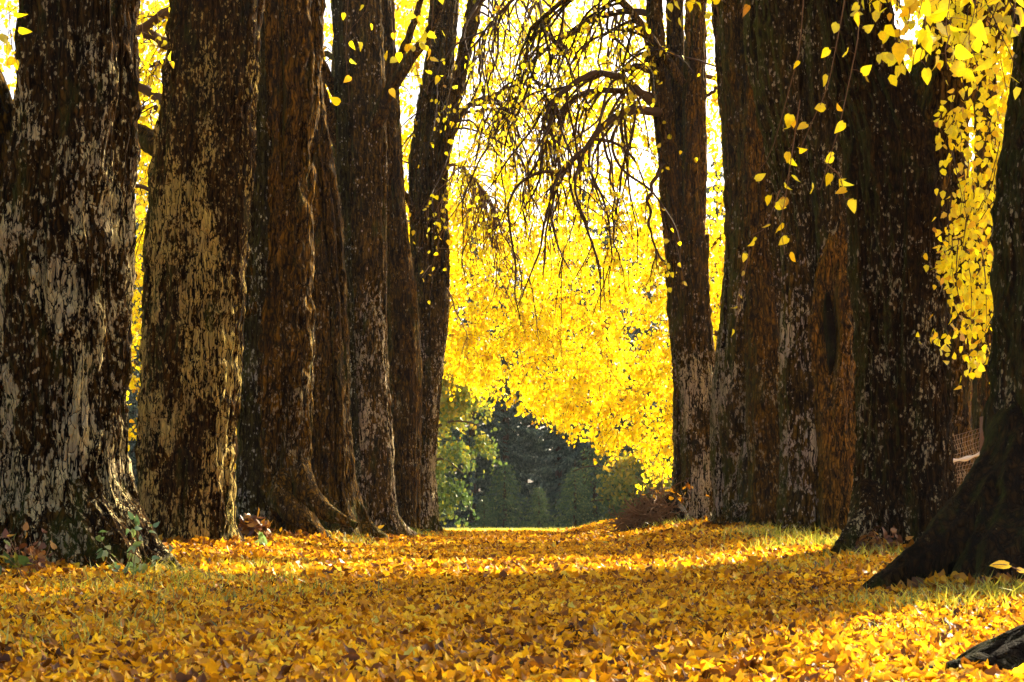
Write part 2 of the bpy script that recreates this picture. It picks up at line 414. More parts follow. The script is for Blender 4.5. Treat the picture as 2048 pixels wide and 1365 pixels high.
# ---------------------------------------------------------------- trunks
def trunk_arrays(axis, rad, gz=None, cols=160, flare=.25, roots=5, seed=0, flute=.06, ridge=.014, dents=(), cleft=0.0):
    """axis (n,3) with increasing z; rad (n,)"""
    n = len(axis); th = np.arange(cols) / cols * 2 * math.pi
    Z = axis[:, 2][:, None] + 0 * th[None]; TH = 0 * Z + th[None]
    c, s = np.cos(TH), np.sin(TH)
    R = rad[:, None] * np.ones_like(TH)
    R = R * (1 + flute * 1.5 * vnoise(c * 1.3 + seed, s * 1.3, Z * .22 + seed * 3) + flute * vnoise(c * 2.6 + seed * 2, s * 2.6, Z * .35))
    if cleft:
        cv = np.abs(vnoise(c * 1.25 + seed * 5, s * 1.25 + 3, Z * .10 + seed) + .12 * vnoise(c * 2, s * 2, Z * .7))
        R = R + cleft * (.25 - np.exp(-(cv / .07) ** 2))
    if gz is not None:
        h = np.maximum(Z - gz, -.3)
        lob = .5 + .5 * np.cos(TH * roots + 2.2 * vnoise(c + seed, s, Z * 0 + seed) * 2)
        lob = lob ** 2 * (.55 + .45 * vnoise(c * 1.5, s * 1.5 + seed, Z * 0 + 3.3))
        R = R + flare * np.exp(-np.maximum(h, 0) / .28) * (.12 + np.maximum(lob, 0)) + flare * .22 * np.exp(-np.maximum(h, 0) / 1.0) * lob
    rr = rad.mean()
    def rid(f, zf, o):
        return 1 - np.abs(vnoise(c * rr * f + o, s * rr * f + o * .3, Z * zf + o))
    wz = .25 * vnoise(c * 2, s * 2, Z * .8)
    ridge = ridge * 2.1
    R = R + ridge * 1.6 * (rid(11, 1.5, seed + 10.) ** 2 - .5) + ridge * .9 * (rid(22, 4.0, seed + 30.) ** 2 - .5) + ridge * .7 * vnoise(c * rr * 5, s * rr * 5, Z * 5)
    for (t0, z0, tw, zw, dep) in dents:
        dt = (TH - t0 + math.pi) % (2 * math.pi) - math.pi
        R = R + dep * np.exp(-(dt / tw) ** 2 - ((Z - z0) / zw) ** 2)
    V = np.stack([axis[:, 0][:, None] + R * c, axis[:, 1][:, None] + R * s, Z], -1)
    i = np.arange(n - 1)[:, None] * cols; j = np.arange(cols)[None]; j2 = (j + 1) % cols
    Q = np.stack([i + j, i + j2, i + cols + j2, i + cols + j], -1).reshape(-1, 4)
    return V.reshape(-1, 3), Q

def profile(d, prof, ztop=None, top_lean=0.0, taper=.05, dz=.02, depthlean=0.0, sink=.35):
    """prof rows (photo row, left edge, right edge) measured at distance d -> axis and radii"""
    prof = sorted(prof, key=lambda r: -r[0])
    z = np.array([CAMZ + (HOR - p[0]) / FPX * d for p in prof])
    x = np.array([((p[1] + p[2]) / 2 - 1024) / FPX * d for p in prof])
    r = np.array([(p[2] - p[1]) / 2 / FPX * d for p in prof])
    if ztop and ztop > z[-1]:
        sl = (x[-1] - x[-2]) / (z[-1] - z[-2]) if len(x) > 1 else 0
        z = np.append(z, ztop); x = np.append(x, x[-1] + (sl + top_lean) * (ztop - z[-2])); r = np.append(r, r[-1] * (1 - taper * (ztop - z[-2])) if r[-1] * (1 - taper * (ztop - z[-2])) > .05 else .05)
    z0 = z[0] - sink
    zz = np.arange(z0, z[-1], dz)
    xx = np.interp(zz, z, x); rr = np.interp(zz, z, r)
    k = max(3, int(.35 / dz)); ker = np.hanning(k + 2)[1:-1]; ker /= ker.sum()
    pad = lambda a: np.convolve(np.concatenate([np.full(k, a[0]), a, np.full(k, a[-1])]), ker, 'same')[k:-k]
    xx, rr = pad(xx), pad(rr)
    yy = d + depthlean * (zz - z0)
    return np.stack([xx, yy, zz], 1), rr

def stem(parent, name, d, prof, mat, cols=140, dz=.02, base=True, label=None, **k):
    pk = {q: k.pop(q) for q in ('ztop', 'top_lean', 'taper', 'depthlean', 'sink') if q in k}
    A, R = profile(d, prof, dz=dz, **pk)
    gz = float(ground_z(np.array([A[0, 0]]), np.array([A[0, 1]]))[0]) if base else None
    V, Q = trunk_arrays(A, R, gz, cols, **k)
    o = make(name, V, Q, None, mat, parent)
    if label: o['label'] = label
    return o, A, R

def root(parent, pts, radii, mat, n=40, cols=28):
    """a surface root snaking away from the trunk"""
    P = smoothen(resample(np.array(pts, float), n), 4); R = np.interp(np.linspace(0, 1, n), np.linspace(0, 1, len(radii)), radii)
    a = Acc(); tube(a, P, R, cols)
    V = a.V[0]
    TH = np.tile(np.arange(cols) / cols * 6.283, n); SS = np.repeat(np.linspace(0, 1, n), cols); RR = np.repeat(R, cols)
    V += unit(V - np.repeat(P, cols, 0)) * (RR * .28 * (.5 - np.abs(vnoise(np.cos(TH) * 2.2, np.sin(TH) * 2.2, SS * 3 + 4))))[:, None]
    V += unit(V - np.repeat(P, cols, 0)) * (.03 * vnoise(V[:, 0] * 4, V[:, 1] * 4, V[:, 2] * 4) + .015 * vnoise(V[:, 0] * 14, V[:, 1] * 14, V[:, 2] * 14))[:, None]
    a.V[0] = V
    return a.make('root', mat, parent)

def bough(parent, pts, r0, r1, mat=TWIG, n=28, wob=.03, twigs=0, tl=(1, 2.5), tr=0.027, lacc=None, lsize=.12, lper=8, kids=2, sides=10, name='bough', down=1.0, start=.15, droop=.9, twob=.29):
    P = resample(np.array(pts, float), n)
    P[1:-1] += rng.normal(size=(n - 2, 3)) * wob
    P = smoothen(P, 2)
    a = Acc(); tube(a, P, np.linspace(r0, r1, n), sides, rough=.05)
    if twigs:
        ii = rng.integers(int(n * start), n, twigs)
        dirs = unit(np.gradient(P, axis=0))[ii] * .8 + rng.normal(size=(twigs, 3)) * .45 + np.array([0, 0, -.5 * down])
        hang_twigs(a, P[ii], dirs, rng.uniform(*tl, twigs), tr, droop=droop, kids=kids, lacc=lacc, lsize=lsize, lper=lper, wob=twob)
    return a.make(name, mat, parent)

def crown_cloud(parent, c, rad, N, size=.15, mat=YEL, zmin=None, clump=.35, thr=-.05, name='crown', hang=True):
    """leaves in clumps through an ellipsoid"""
    P = rdir(int(N * 3)) * (rng.random(int(N * 3))[:, None] ** (1 / 2.4)) * np.array(rad) + np.array(c)
    if zmin is not None: P = P[P[:, 2] > zmin + .3 * rng.normal(size=len(P))]
    m = vnoise(P[:, 0] * clump * 2, P[:, 1] * clump * 2, P[:, 2] * clump * 2) + .5 * vnoise(P[:, 0] * 1.7, P[:, 1] * 1.7, P[:, 2] * 1.7) > thr
    P = P[m][:N]
    a = Acc(); hanging(a, P, rng.uniform(.7, 1.2, len(P)) * size, spread=.8)
    return a.make(name, mat, parent)

def tree_at(x, y, label, group='lime trees lining the avenue', cat='tree', name='lime_tree'):
    z = float(ground_z(np.array([x]), np.array([y]))[0])
    return thing(name, label, cat, (x, y, z), group)

XW = lambda px, d: (px - 1024) / FPX * d

# --- L1
d = 18.0
L1 = tree_at(XW(135, d), d, 'massive forked lime trunk with thick pale lichen at the far left edge')
stem(L1, 'trunk', d, [(1140, -12, 348), (1085, -10, 320), (1040, -8, 292), (1000, -4, 268), (950, -2, 251), (900, 0, 245), (800, 2, 244), (600, 4, 252), (480, 2, 257), (380, 14, 259), (280, 34, 268), (120, 46, 266), (0, 50, 262)], BARK_A, cols=240, dz=.017, ztop=9, seed=1.3, cleft=.06, flare=.22, roots=6, flute=.045, ridge=.02)
stem(L1, 'limb', d + .1, [(520, 10, 120), (420, 0, 110), (300, -45, 55), (160, -90, 5), (0, -150, -50)], BARK_D, cols=90, dz=.03, base=False, ztop=9, seed=2.3, sink=0)
crown_cloud(L1, (-6.5, 18, 11.5), (4.5, 4, 3.6), 7000, zmin=7.6)

# --- L2
d = 25.0
L2 = tree_at(XW(375, d), d, 'straight lime trunk speckled with golden lichen, second from the left')
stem(L2, 'trunk', d, [(1095, 283, 465), (1000, 281, 461), (850, 284, 466), (700, 292, 474), (600, 296, 480), (500, 300, 488), (400, 305, 498), (330, 310, 502), (200, 328, 506), (100, 342, 512), (0, 352, 517)], BARK_B, cols=190, dz=.02, ztop=12, seed=4.1, cleft=.06, flare=.2, roots=5, flute=.05, ridge=.02)
bough(L2, [W(345, 300, 25), W(300, 285, 25.5), W(262, 262, 26), W(200, 200, 26.5)], .2, .12, BARK_D, wob=.02)
l2leaf = Acc()
for y_, dy_, w_, dd_ in [(20, 38, .09, 26.4), (95, -40, .12, 27), (120, 30, .05, 28.5), (215, -52, .10, 26.2), (205, 20, .05, 29), (388, -14, .05, 28)]:
    bough(L2, [W(362, y_ + 4, dd_), W(320, y_ + dy_ * .25, dd_ + .6), W(270, y_ + dy_, dd_ + 1), W(180, y_ + dy_ * 2.1, dd_ + 1.5)], w_, w_ * .45, TWIG, n=16, wob=.07, twigs=16, tl=(.4, 2.0), tr=.013, down=.3, lacc=l2leaf, lsize=.11, lper=3)
l2leaf.make('crown', YEL, L2)
crown_cloud(L2, (-6, 25, 13), (4.5, 4, 4), 7000, zmin=9.2)

# --- L3
d = 32.0
L3 = tree_at(XW(555, d), d, 'brown lime trunk with a deep cleft and spreading buttress roots, third from the left')
stem(L3, 'trunk', d, [(1050, 480, 620), (950, 482, 612), (850, 484, 618), (700, 486, 624), (600, 490, 622), (450, 500, 616), (300, 508, 622), (200, 512, 630), (100, 514, 636), (0, 516, 640)], BARK_C, cols=170, dz=.022, ztop=14, seed=6.7, cleft=.16, flare=.55, roots=5, flute=.09, ridge=.02,
     dents=[(-1.2, 1.5, .10, .8, -.28), (-2.5, 5, .08, 4, -.12)])
root(L3, [W(595, 930, 31.7), W(612, 985, 31.4), W(650, 1025, 31.2), W(712, 1052, 31)], [.22, .2, .15, .05], BARK_C)
root(L3, [W(560, 950, 31.6), W(560, 1000, 31.3), W(590, 1035, 31), W(630, 1062, 30.8)], [.22, .22, .18, .06], BARK_C)
crown_cloud(L3, (-5.5, 32, 15), (4.5, 4, 4), 6000, zmin=11)

# --- L4
d = 38.0
stem(L3, 'stem', 31.55, [(1045, 470, 545), (950, 476, 545), (850, 480, 542), (600, 487, 540), (450, 496, 542), (300, 505, 540), (150, 508, 536), (0, 510, 532)], BARK_I, cols=90, dz=.025, ztop=12, base=True, seed=43.1, flare=.3, roots=4, flute=.1, cleft=.05, label='greenish mossy stem fused to the left side')
L4 = tree_at(XW(655, d), d, 'slender brown lime trunk leaning behind the cleft trunk, fourth from the left')
stem(L4, 'trunk', d, [(1045, 612, 722), (950, 612, 705), (800, 612, 698), (600, 608, 690), (500, 600, 686), (400, 592, 678), (300, 585, 662), (200, 578, 645), (0, 560, 620)], BARK_D, cols=120, dz=.03, ztop=15, seed=8.2, cleft=.13, flare=.5, roots=5)

# --- L5
d = 44.0
L5 = tree_at(XW(735, d), d, 'broad mossy lime trunk with a rising side branch, fifth from the left')
stem(L5, 'trunk', d, [(1045, 700, 790), (1000, 696, 782), (900, 694, 778), (800, 692, 776), (650, 686, 772), (500, 680, 770), (350, 676, 768), (200, 672, 766), (0, 668, 762)], BARK_E, cols=130, dz=.03, ztop=17, seed=9.9, cleft=.16, flare=.6, roots=5, flute=.09)
bough(L5, [W(752, 250, 43.5), W(765, 210, 43.3), W(800, 150, 43), W(840, 95, 42.8), (XW(880, 42.5), 42.5, CAMZ + (HOR - 20) / FPX * 42.5), W(900, -60, 42.2)], .2, .08, BARK_D, n=20, twigs=10, tl=(.6, 1.8), tr=0.019)
bough(L5, [W(690, 210, 44), W(665, 170, 43.5), W(640, 120, 43), W(600, 60, 42)], .16, .08, BARK_D, twigs=5, tr=0.016)
bough(L5, [W(690, 130, 44), W(660, 110, 45), W(620, 100, 46)], .1, .06, BARK_D, twigs=5, tr=0.016)
bough(L5, [W(700, 340, 44), W(668, 260, 43.6), W(645, 190, 43), W(628, 140, 42.5)], .2, .14, BARK_D)

# --- L5b
d = 48.0
stem(L5, 'stem', 43.4, [(1045, 684, 724), (900, 688, 720), (700, 684, 712), (500, 678, 702), (300, 674, 696), (0, 666, 684)], BARK_I, cols=60, dz=.035, ztop=14, base=True, seed=45.1, flare=.25, roots=4, flute=.12, cleft=.04, label='narrow mossy green stem fused to the left side')
L5b = tree_at(XW(795, d), d, 'thin dark lime trunk squeezed in behind its neighbour, sixth from the left')
stem(L5b, 'trunk', d, [(1040, 772, 838), (900, 768, 840), (750, 766, 842), (620, 766, 834), (500, 764, 820), (400, 762, 808), (250, 758, 800), (0, 740, 785)], BARK_D, cols=90, dz=.035, ztop=17, seed=11.2, cleft=.13, flare=.3)

bough(L5b, [W(785, 150, 48), W(810, 90, 47.8), W(835, 30, 47.5), W(850, -50, 47)], .13, .07, BARK_D, twigs=14, tl=(.6, 2), tr=.014)

# --- L6
d = 52.0
L6 = tree_at(XW(845, d), d, 'forked lime trunk with a lichen speckled foot at the far end of the left row')
stem(L6, 'trunk', d, [(1040, 790, 872), (950, 788, 868), (850, 788, 876), (750, 796, 886), (650, 814, 896), (500, 820, 896), (400, 819, 894), (320, 820, 892), (220, 838, 896), (120, 856, 908), (0, 864, 918)], BARK_E, cols=130, dz=.03, ztop=18, seed=13.7, cleft=.16, flare=.55, roots=4, flute=.09,
     dents=[(-1.9, 5.1, .22, .35, -.25)])
stem(L6, 'limb', 51.6, [(380, 868, 892), (300, 880, 904), (200, 898, 922), (100, 918, 946), (0, 938, 968)], BARK_D, cols=50, dz=.04, base=False, ztop=18, seed=3, sink=0)
l6leaf = Acc()
bough(L6, [W(886, 300, 51.8), W(905, 250, 51.6), W(935, 210, 51.3), W(985, 190, 51), W(1040, 170, 50.8), W(1080, 140, 50.5)], .11, .03, TWIG, twigs=26, tl=(1.2, 5.2), tr=0.035, lacc=l6leaf, lsize=.14, lper=5)
bough(L6, [W(930, 60, 51.6), W(960, 0, 51.3), W(1000, -30, 50), W(1070, -20, 49)], .12, .04, TWIG, twigs=20, tl=(2, 5), tr=0.038, lacc=l6leaf, lsize=.14, lper=5)
bough(L6, [W(885, 330, 51.8), W(920, 330, 51), W(960, 370, 50), W(1000, 440, 49.5)], .06, .02, DRYTWIG, twigs=50, tl=(1, 3.6), tr=0.022, lacc=l6leaf, lsize=.14, lper=2, kids=3)
bough(L6, [W(885, 560, 51.8), W(920, 640, 51), W(940, 680, 50)], .03, .01, DRYTWIG, twigs=6, tl=(.5, 1), tr=0.014)
bough(L6, [W(838, 450, 51.7), W(815, 395, 51.2), W(775, 345, 50)], .12, .04, BARK_D, twigs=8, tl=(.5, 2), tr=0.016)
l6leaf.make('crown', YEL, L6)

# --- R5 triple
d = 46.0
R5 = tree_at(XW(1388, d), d, 'slim lime trunk splitting into three upright stems, far end of right row')
stem(R5, 'trunk', d, [(1045, 1345, 1442), (950, 1354, 1436), (850, 1352, 1432), (750, 1346, 1424), (650, 1338, 1414), (550, 1333, 1408), (470, 1330, 1408)], BARK_E, cols=130, dz=.03, seed=15.1, cleft=.13, flare=.45, roots=5, flute=.1)
stem(R5, 'stem', d - .1, [(620, 1338, 1388), (450, 1326, 1372), (350, 1320, 1366), (200, 1303, 1344), (100, 1296, 1330), (0, 1292, 1324)], BARK_D, cols=70, dz=.035, base=False, ztop=16.5, seed=4, sink=.2)
stem(R5, 'stem', d + .3, [(560, 1350, 1390), (400, 1346, 1382), (250, 1338, 1372), (0, 1334, 1366)], BARK_D, cols=60, dz=.04, base=False, ztop=16.5, seed=5, sink=.2)
stem(R5, 'stem', d - .1, [(620, 1362, 1412), (500, 1362, 1409), (350, 1362, 1412), (200, 1366, 1410), (0, 1372, 1412)], BARK_C, cols=70, dz=.035, base=False, ztop=16.5, seed=6, sink=.2)
r5leaf = Acc()
bk = dict(lacc=r5leaf, lsize=.14)
bough(R5, [W(1318, 215, 45.9), W(1290, 190, 45.5), W(1245, 158, 45), W(1190, 143, 44.7), W(1150, 165, 44.4), W(1110, 200, 44.2), W(1085, 240, 44)], .12, .05, twigs=18, tl=(1.2, 5.2), tr=0.041, lper=4, **bk)
bough(R5, [W(1318, 200, 45.9), W(1280, 183, 45.7), W(1200, 180, 45.4), W(1150, 190, 45.1), W(1110, 235, 44.8), W(1085, 300, 44.5)], .10, .04, twigs=16, tl=(1.2, 5.2), tr=0.041, lper=4, **bk)
bough(R5, [W(1322, 225, 45.8), W(1280, 218, 45.2), W(1230, 232, 44.7), W(1190, 270, 44.4), W(1160, 310, 44.1), W(1115, 345, 43.9)], .13, .05, twigs=16, tl=(1.2, 5.5), tr=0.046, lper=4, **bk)
bough(R5, [W(1300, 142, 45.9), W(1270, 132, 45.7), W(1245, 145, 45.5)], .09, .05, twigs=3, tl=(1, 2), tr=0.027, lper=5, **bk)
bough(R5, [W(1365, 170, 45.6), W(1330, 120, 45.4), W(1290, 60, 45.1), W(1255, 10, 44.8), W(1190, -20, 44.5), W(1120, 5, 44.2), W(1060, 60, 44)], .14, .05, BARK_D, twigs=30, tl=(1.2, 5.5), tr=0.041, lper=4, **bk)
bough(R5, [W(1325, 330, 45.7), W(1305, 370, 45.3), W(1298, 420, 45), W(1305, 480, 44.8), W(1325, 530, 44.7)], .06, .02, wob=.08, twigs=5, tl=(.6, 1.4), tr=0.027, lper=4, **bk)
bough(R5, [W(1205, 265, 44.4), W(1213, 330, 44.2), W(1228, 390, 44), W(1222, 460, 43.9), W(1240, 540, 43.8)], .04, .015, wob=.07, twigs=6, tl=(.6, 1.4), tr=0.019, lper=4, **bk)
bough(R5, [W(1320, 30, 46), W(1250, 20, 46.5), W(1180, 40, 47), W(1100, 90, 47.5), W(1040, 160, 48), W(1000, 240, 48.3)], .10, .03, twigs=34, tl=(1.2, 5.5), tr=0.035, lper=4, **bk)
bough(R5, [W(1320, -60, 46), W(1230, -90, 46.5), W(1120, -60, 47), W(1020, 0, 47.5), W(950, 90, 48)], .10, .03, twigs=34, tl=(1.2, 5.5), tr=0.032, lper=4, **bk)
bough(R5, [W(1408, 195, 46), W(1430, 180, 46), W(1460, 160, 46)], .05, .03)
r5leaf.make('crown', YEL, R5)

# --- R4
d = 39.0
R4 = tree_at(XW(1500, d), d, 'lime trunk with pale grey lichen patches and slim side stem, fourth from right')
stem(R4, 'trunk', d, [(1050, 1440, 1590), (950, 1432, 1582), (850, 1430, 1580), (780, 1431, 1578), (700, 1440, 1580), (600, 1448, 1585), (500, 1455, 1580), (400, 1456, 1575), (300, 1455, 1560), (250, 1452, 1545), (150, 1438, 1520), (0, 1430, 1505)], BARK_E, cols=160, dz=.025, ztop=15, seed=17.9, cleft=.18, flare=.6, roots=5, flute=.11,
     dents=[(-1.35, 4, .09, 3.5, -.16)])
stem(R4, 'stem', 38.4, [(640, 1490, 1520), (450, 1484, 1514), (300, 1486, 1510), (150, 1490, 1506), (0, 1488, 1504)], BARK_C, cols=50, dz=.04, base=False, ztop=14, seed=7, sink=.1)
root(R4, [W(1540, 985, 38.3), W(1500, 1005, 38), W(1460, 1030, 37.8), W(1425, 1050, 37.6)], [.2, .16, .12, .04], BARK_E)
crown_cloud(R4, (7.5, 39, 16), (4.5, 4, 4), 6000, zmin=13)

# --- R3
d = 31.0
stem(R4, 'stem', 38.15, [(1045, 1500, 1580), (900, 1494, 1572), (700, 1490, 1562), (550, 1492, 1546), (400, 1496, 1536), (200, 1494, 1524)], BARK_C, cols=90, dz=.03, base=True, seed=41.1, flare=.25, roots=4, flute=.12, cleft=.05, depthlean=.04)
R3 = tree_at(XW(1640, d), d, 'leaning lime trunk with a twisted reddish burl and dark hollow, third from the right edge')
stem(R3, 'trunk', d, [(1060, 1572, 1700), (950, 1578, 1700), (800, 1580, 1700), (650, 1576, 1695), (500, 1570, 1696), (400, 1560, 1690), (300, 1540, 1680), (200, 1518, 1682), (100, 1500, 1674), (0, 1490, 1664)], BARK_J, cols=180, dz=.022, ztop=13, seed=19.4, cleft=.16, flare=.5, roots=5, flute=.08, ridge=.02, dents=[(-1.15, 3.95, .32, .75, -.45)])
stem(R3, 'burl', d - .68, [(1060, 1640, 1728), (900, 1634, 1724), (780, 1630, 1722), (650, 1632, 1718), (560, 1642, 1710), (480, 1652, 1700), (400, 1655, 1692), (300, 1650, 1684), (200, 1640, 1672)], BARK_G, cols=110, dz=.02, base=True, seed=21.4, depthlean=.055, flare=.12, roots=4, flute=.2, ridge=.015, sink=.3,
     dents=[(-1.95, 3.95, .30, .70, -.36), (-2.7, 3.9, .25, .9, .12), (-1.1, 3.9, .3, .9, .10), (-1.0, 4.75, .4, .25, .14), (-1.8, 2.5, .5, .22, .12), (-1.2, 1.8, .4, .25, .10), (-1.2, 3.05, .3, .2, .10), (-2.2, 5.4, .3, .3, .09)], label='twisted reddish brown burl')
root(R3, [W(1620, 990, 30.6), W(1590, 1030, 30.3), W(1570, 1060, 30), W(1545, 1082, 29.8)], [.2, .16, .1, .03], BARK_E)
crown_cloud(R3, (8.5, 31, 14.5), (4, 4, 4), 6000, zmin=11)

# --- R2
d = 22.0
hv, hq = trunk_arrays(np.stack([XW(1659, 30.2) + .03 * np.sin(np.linspace(0, 5, 60)), np.full(60, 30.22), np.linspace(3.15, 4.65, 60)], 1), .012 + .085 * np.sin(np.linspace(0, math.pi, 60)) ** .8, None, 40, flute=.1, ridge=.006, seed=51.)  # dark lens set into the burl's dent to paint the hollow's shade
make('hollow', hv, hq, None, BARK_S, R3)['label'] = 'dark wood lens standing in for the shade of the tall hollow beside the burl'
stem(R3, 'stem', 30.38, [(1060, 1562, 1642), (900, 1568, 1640), (700, 1568, 1634), (560, 1570, 1622), (450, 1572, 1606), (350, 1566, 1590)], BARK_E, cols=90, dz=.025, base=True, seed=37.1, flare=.2, roots=4, flute=.12, cleft=.05, depthlean=.05)
R2 = tree_at(XW(1800, d), d, 'thick dark lime trunk that forks high into two limbs, second from the right edge')
stem(R2, 'trunk', d, [(1100, 1712, 1905), (1000, 1716, 1900), (900, 1722, 1894), (800, 1722, 1890), (700, 1720, 1888), (600, 1712, 1885), (500, 1705, 1886), (400, 1698, 1888), (300, 1690, 1880), (220, 1678, 1840), (120, 1658, 1792), (0, 1640, 1768)], BARK_F, cols=220, dz=.018, ztop=10, seed=23.3, cleft=.08, flare=.45, roots=5, flute=.05, ridge=.022)
stem(R2, 'limb', d - .1, [(470, 1750, 1880), (380, 1768, 1892), (300, 1786, 1904), (200, 1806, 1942), (100, 1834, 1996), (0, 1862, 2045)], BARK_D, cols=110, dz=.025, base=False, ztop=10, seed=24.3, sink=0)
root(R2, [W(1745, 985, 21.6), W(1725, 1040, 21.3), W(1695, 1085, 21), W(1660, 1120, 20.8)], [.2, .16, .11, .03], BARK_F)
crown_cloud(R2, (8.5, 22, 12.5), (4, 4, 3.5), 6000, zmin=8.5)

# --- R1
d = 15.0
R1 = tree_at(XW(2150, d), d, 'huge near lime trunk cut by the right edge with a long sweeping root')
stem(R1, 'trunk', d, [(1185, 1990, 2330), (1050, 1990, 2330), (900, 1990, 2300), (800, 1990, 2280), (700, 1996, 2280), (500, 1999, 2280), (430, 1999, 2280), (330, 2012, 2290), (250, 2028, 2300), (150, 2040, 2310), (0, 2052, 2320)], BARK_F, cols=240, dz=.016, ztop=8, seed=26.9, cleft=.06, flare=.25, roots=6, flute=.03, ridge=.022)
root(R1, [W(2090, 840, 14.9), W(2030, 960, 14.8), W(1960, 1040, 14.6), W(1870, 1110, 14.4), W(1780, 1165, 14.2), W(1690, 1205, 14.0)], [.34, .36, .30, .2, .12, .03], BARK_H, n=70, cols=60)
root(R1, [W(2080, 880, 14.85), W(2030, 1030, 14.5), W(1965, 1130, 14.2), W(1880, 1200, 14.0)], [.36, .34, .2, .04], BARK_H, n=50, cols=50)
root(R1, [W(2100, 1000, 14.7), W(2050, 1080, 14.3), W(2010, 1140, 14.0), W(1990, 1195, 13.7)], [.34, .32, .26, .1], BARK_H, n=40, cols=50)
crown_cloud(R1, (7.15, 18.2, 9.2), (2.7, 3.0, 2.6), 6500, zmin=6.4, thr=-.4)  # unseen crown, shifted off its trunk and thickened to shade the foreground

# --- hanging near sprays of R1 (part of its outer crown)
def spray(path, dd, n, size, jit, parent):
    near, ntw = Acc(), Acc()
    P = np.array([W(x, y, dd) for x, y in path]); m = max(8, len(P) * 4)
    P = smoothen(resample(P, m), 1)
    tube(ntw, P + 0, np.linspace(.005, .002, m), 5)
    idx = np.linspace(m * .15, m - 1, n).astype(int)
    A = P[idx] + rng.normal(size=(n, 3)) * jit
    for a_, b_ in zip(P[idx], A): tube(ntw, np.array([a_, (a_ + b_) / 2 + [0, 0, .01], b_]), [.0022, .002, .0015], 3)
    hanging(near, A, rng.uniform(.75, 1.15, n) * size * .86, spread=.62, tmpl=HEART, quads=HEART_Q, bend=(-.7, .7), fold=(0, .8), width=.92)
    sp = ntw.make('leaf_spray', DRYTWIG, parent); near.make('leaves', YEL, parent).parent = sp
for path, dd, n, size, jit in [
    ([(1760, -120), (1740, -40), (1722, 5)], 10, 5, .105, .05),
    ([(1830, -120), (1822, 0), (1815, 60), (1790, 110)], 10, 9, .11, .07),
    ([(1860, -100), (1845, 0), (1835, 40)], 10, 7, .11, .06),
    ([(1900, -100), (1900, 0), (1890, 60), (1915, 120)], 10.5, 10, .115, .07),
    ([(1960, -100), (1950, 20), (1935, 80), (1960, 140)], 11, 10, .115, .08),
    ([(1850, 20), (1852, 70), (1840, 120)], 10.2, 5, .10, .05),
    ([(1900, 70), (1890, 100), (1895, 140)], 10.2, 5, .11, .05),
    ([(2030, -60), (2030, 30), (2020, 70)], 11, 8, .12, .09),
    ([(1700, -200), (1690, 0), (1655, 180), (1628, 235), (1600, 300)], 10.8, 9, .085, .03),
    ([(1700, -200), (1720, 60), (1680, 250), (1655, 330), (1640, 380)], 10.8, 10, .095, .05),
    ([(1655, 330), (1680, 350), (1690, 400)], 10.8, 6, .10, .04),
    ([(1620, -200), (1600, 100), (1540, 320), (1510, 350)], 11.5, 5, .08, .03),
    ([(1600, 200), (1570, 400), (1560, 450), (1570, 510)], 11.5, 11, .08, .05),
    ([(1560, 380), (1530, 460), (1505, 470)], 11.8, 4, .08, .03),
    ([(1500, 500), (1485, 560), (1470, 660)], 11.8, 5, .06, .03),
    ([(1340, -80), (1345, 0), (1320, 40)], 13, 7, .085, .08),
    ([(1370, -80), (1365, 0), (1380, 30)], 13, 6, .085, .08),
    ([(1440, -80), (1430, 0), (1440, 50)], 13, 8, .085, .08),
    ([(1500, -80), (1490, 0), (1480, 30)], 13, 4, .085, .06)]:
    spray(path, dd, n, size, jit, R1)
mid = Acc(); mtw = Acc()
st = [W(x, y, dd) for x, y, dd in zip(rng.uniform(1900, 2050, 95), rng.uniform(-60, 600, 95), rng.uniform(16.6, 18.4, 95))]
hang_twigs(mtw, st, rng.normal(size=(95, 3)) * [.2, .5, .3] + [.05, 0, -.8], rng.uniform(.3, .9, 95), .006, kids=1, lacc=mid, lsize=.076, lper=9, droop=1.2)
st = [W(x, y, 18.5) for x, y in zip(rng.uniform(1905, 2000, 6), rng.uniform(560, 690, 6))]
hang_twigs(mtw, st, rng.normal(size=(6, 3)) * .3 + [0, 0, -.6], rng.uniform(.3, .6, 6), .005, kids=1, lacc=mid, lsize=.10, lper=6, droop=1.2)
st = [W(x, y, dd) for x, y, dd in zip(rng.uniform(1760, 2020, 34), rng.uniform(-130, 20, 34), rng.uniform(12.5, 16, 34))]
hang_twigs(mtw, st, rng.normal(size=(34, 3)) * [.25, .5, .3] + [0, 0, -.8], rng.uniform(.3, .7, 34), .006, kids=1, lacc=mid, lsize=.09, lper=4, droop=1.2)
mtw.make('twigs', TWIG, R1)['kind'] = 'stuff'; mid.make('leaves', YEL, R1)['kind'] = 'stuff'

# --- near sprays over the left row, from its fifth tree side: hang from L2's outer boughs
for path, dd, n, size, jit in [
    ([(780, -60), (790, 60), (785, 130)], 19, 8, .11, .12),
    ([(830, -60), (825, 100), (820, 190)], 19, 13, .12, .12),
    ([(870, -60), (862, 80), (855, 190)], 19, 13, .12, .12),
    ([(745, -60), (735, 20), (700, 60)], 19, 5, .10, .1),
    ([(700, -60), (690, 100), (700, 210)], 19, 6, .11, .12),
    ([(300, -60), (320, 60), (310, 170), (300, 230)], 21, 9, .11, .18),
    ([(280, -60), (285, 60), (290, 120)], 21, 5, .11, .15),
    ([(10, -60), (20, 40), (12, 110)], 14, 5, .11, .06),
    ([(20, 60), (25, 100), (35, 130)], 14, 4, .11, .04)]:
    spray(path, dd, n, size, jit, L2)

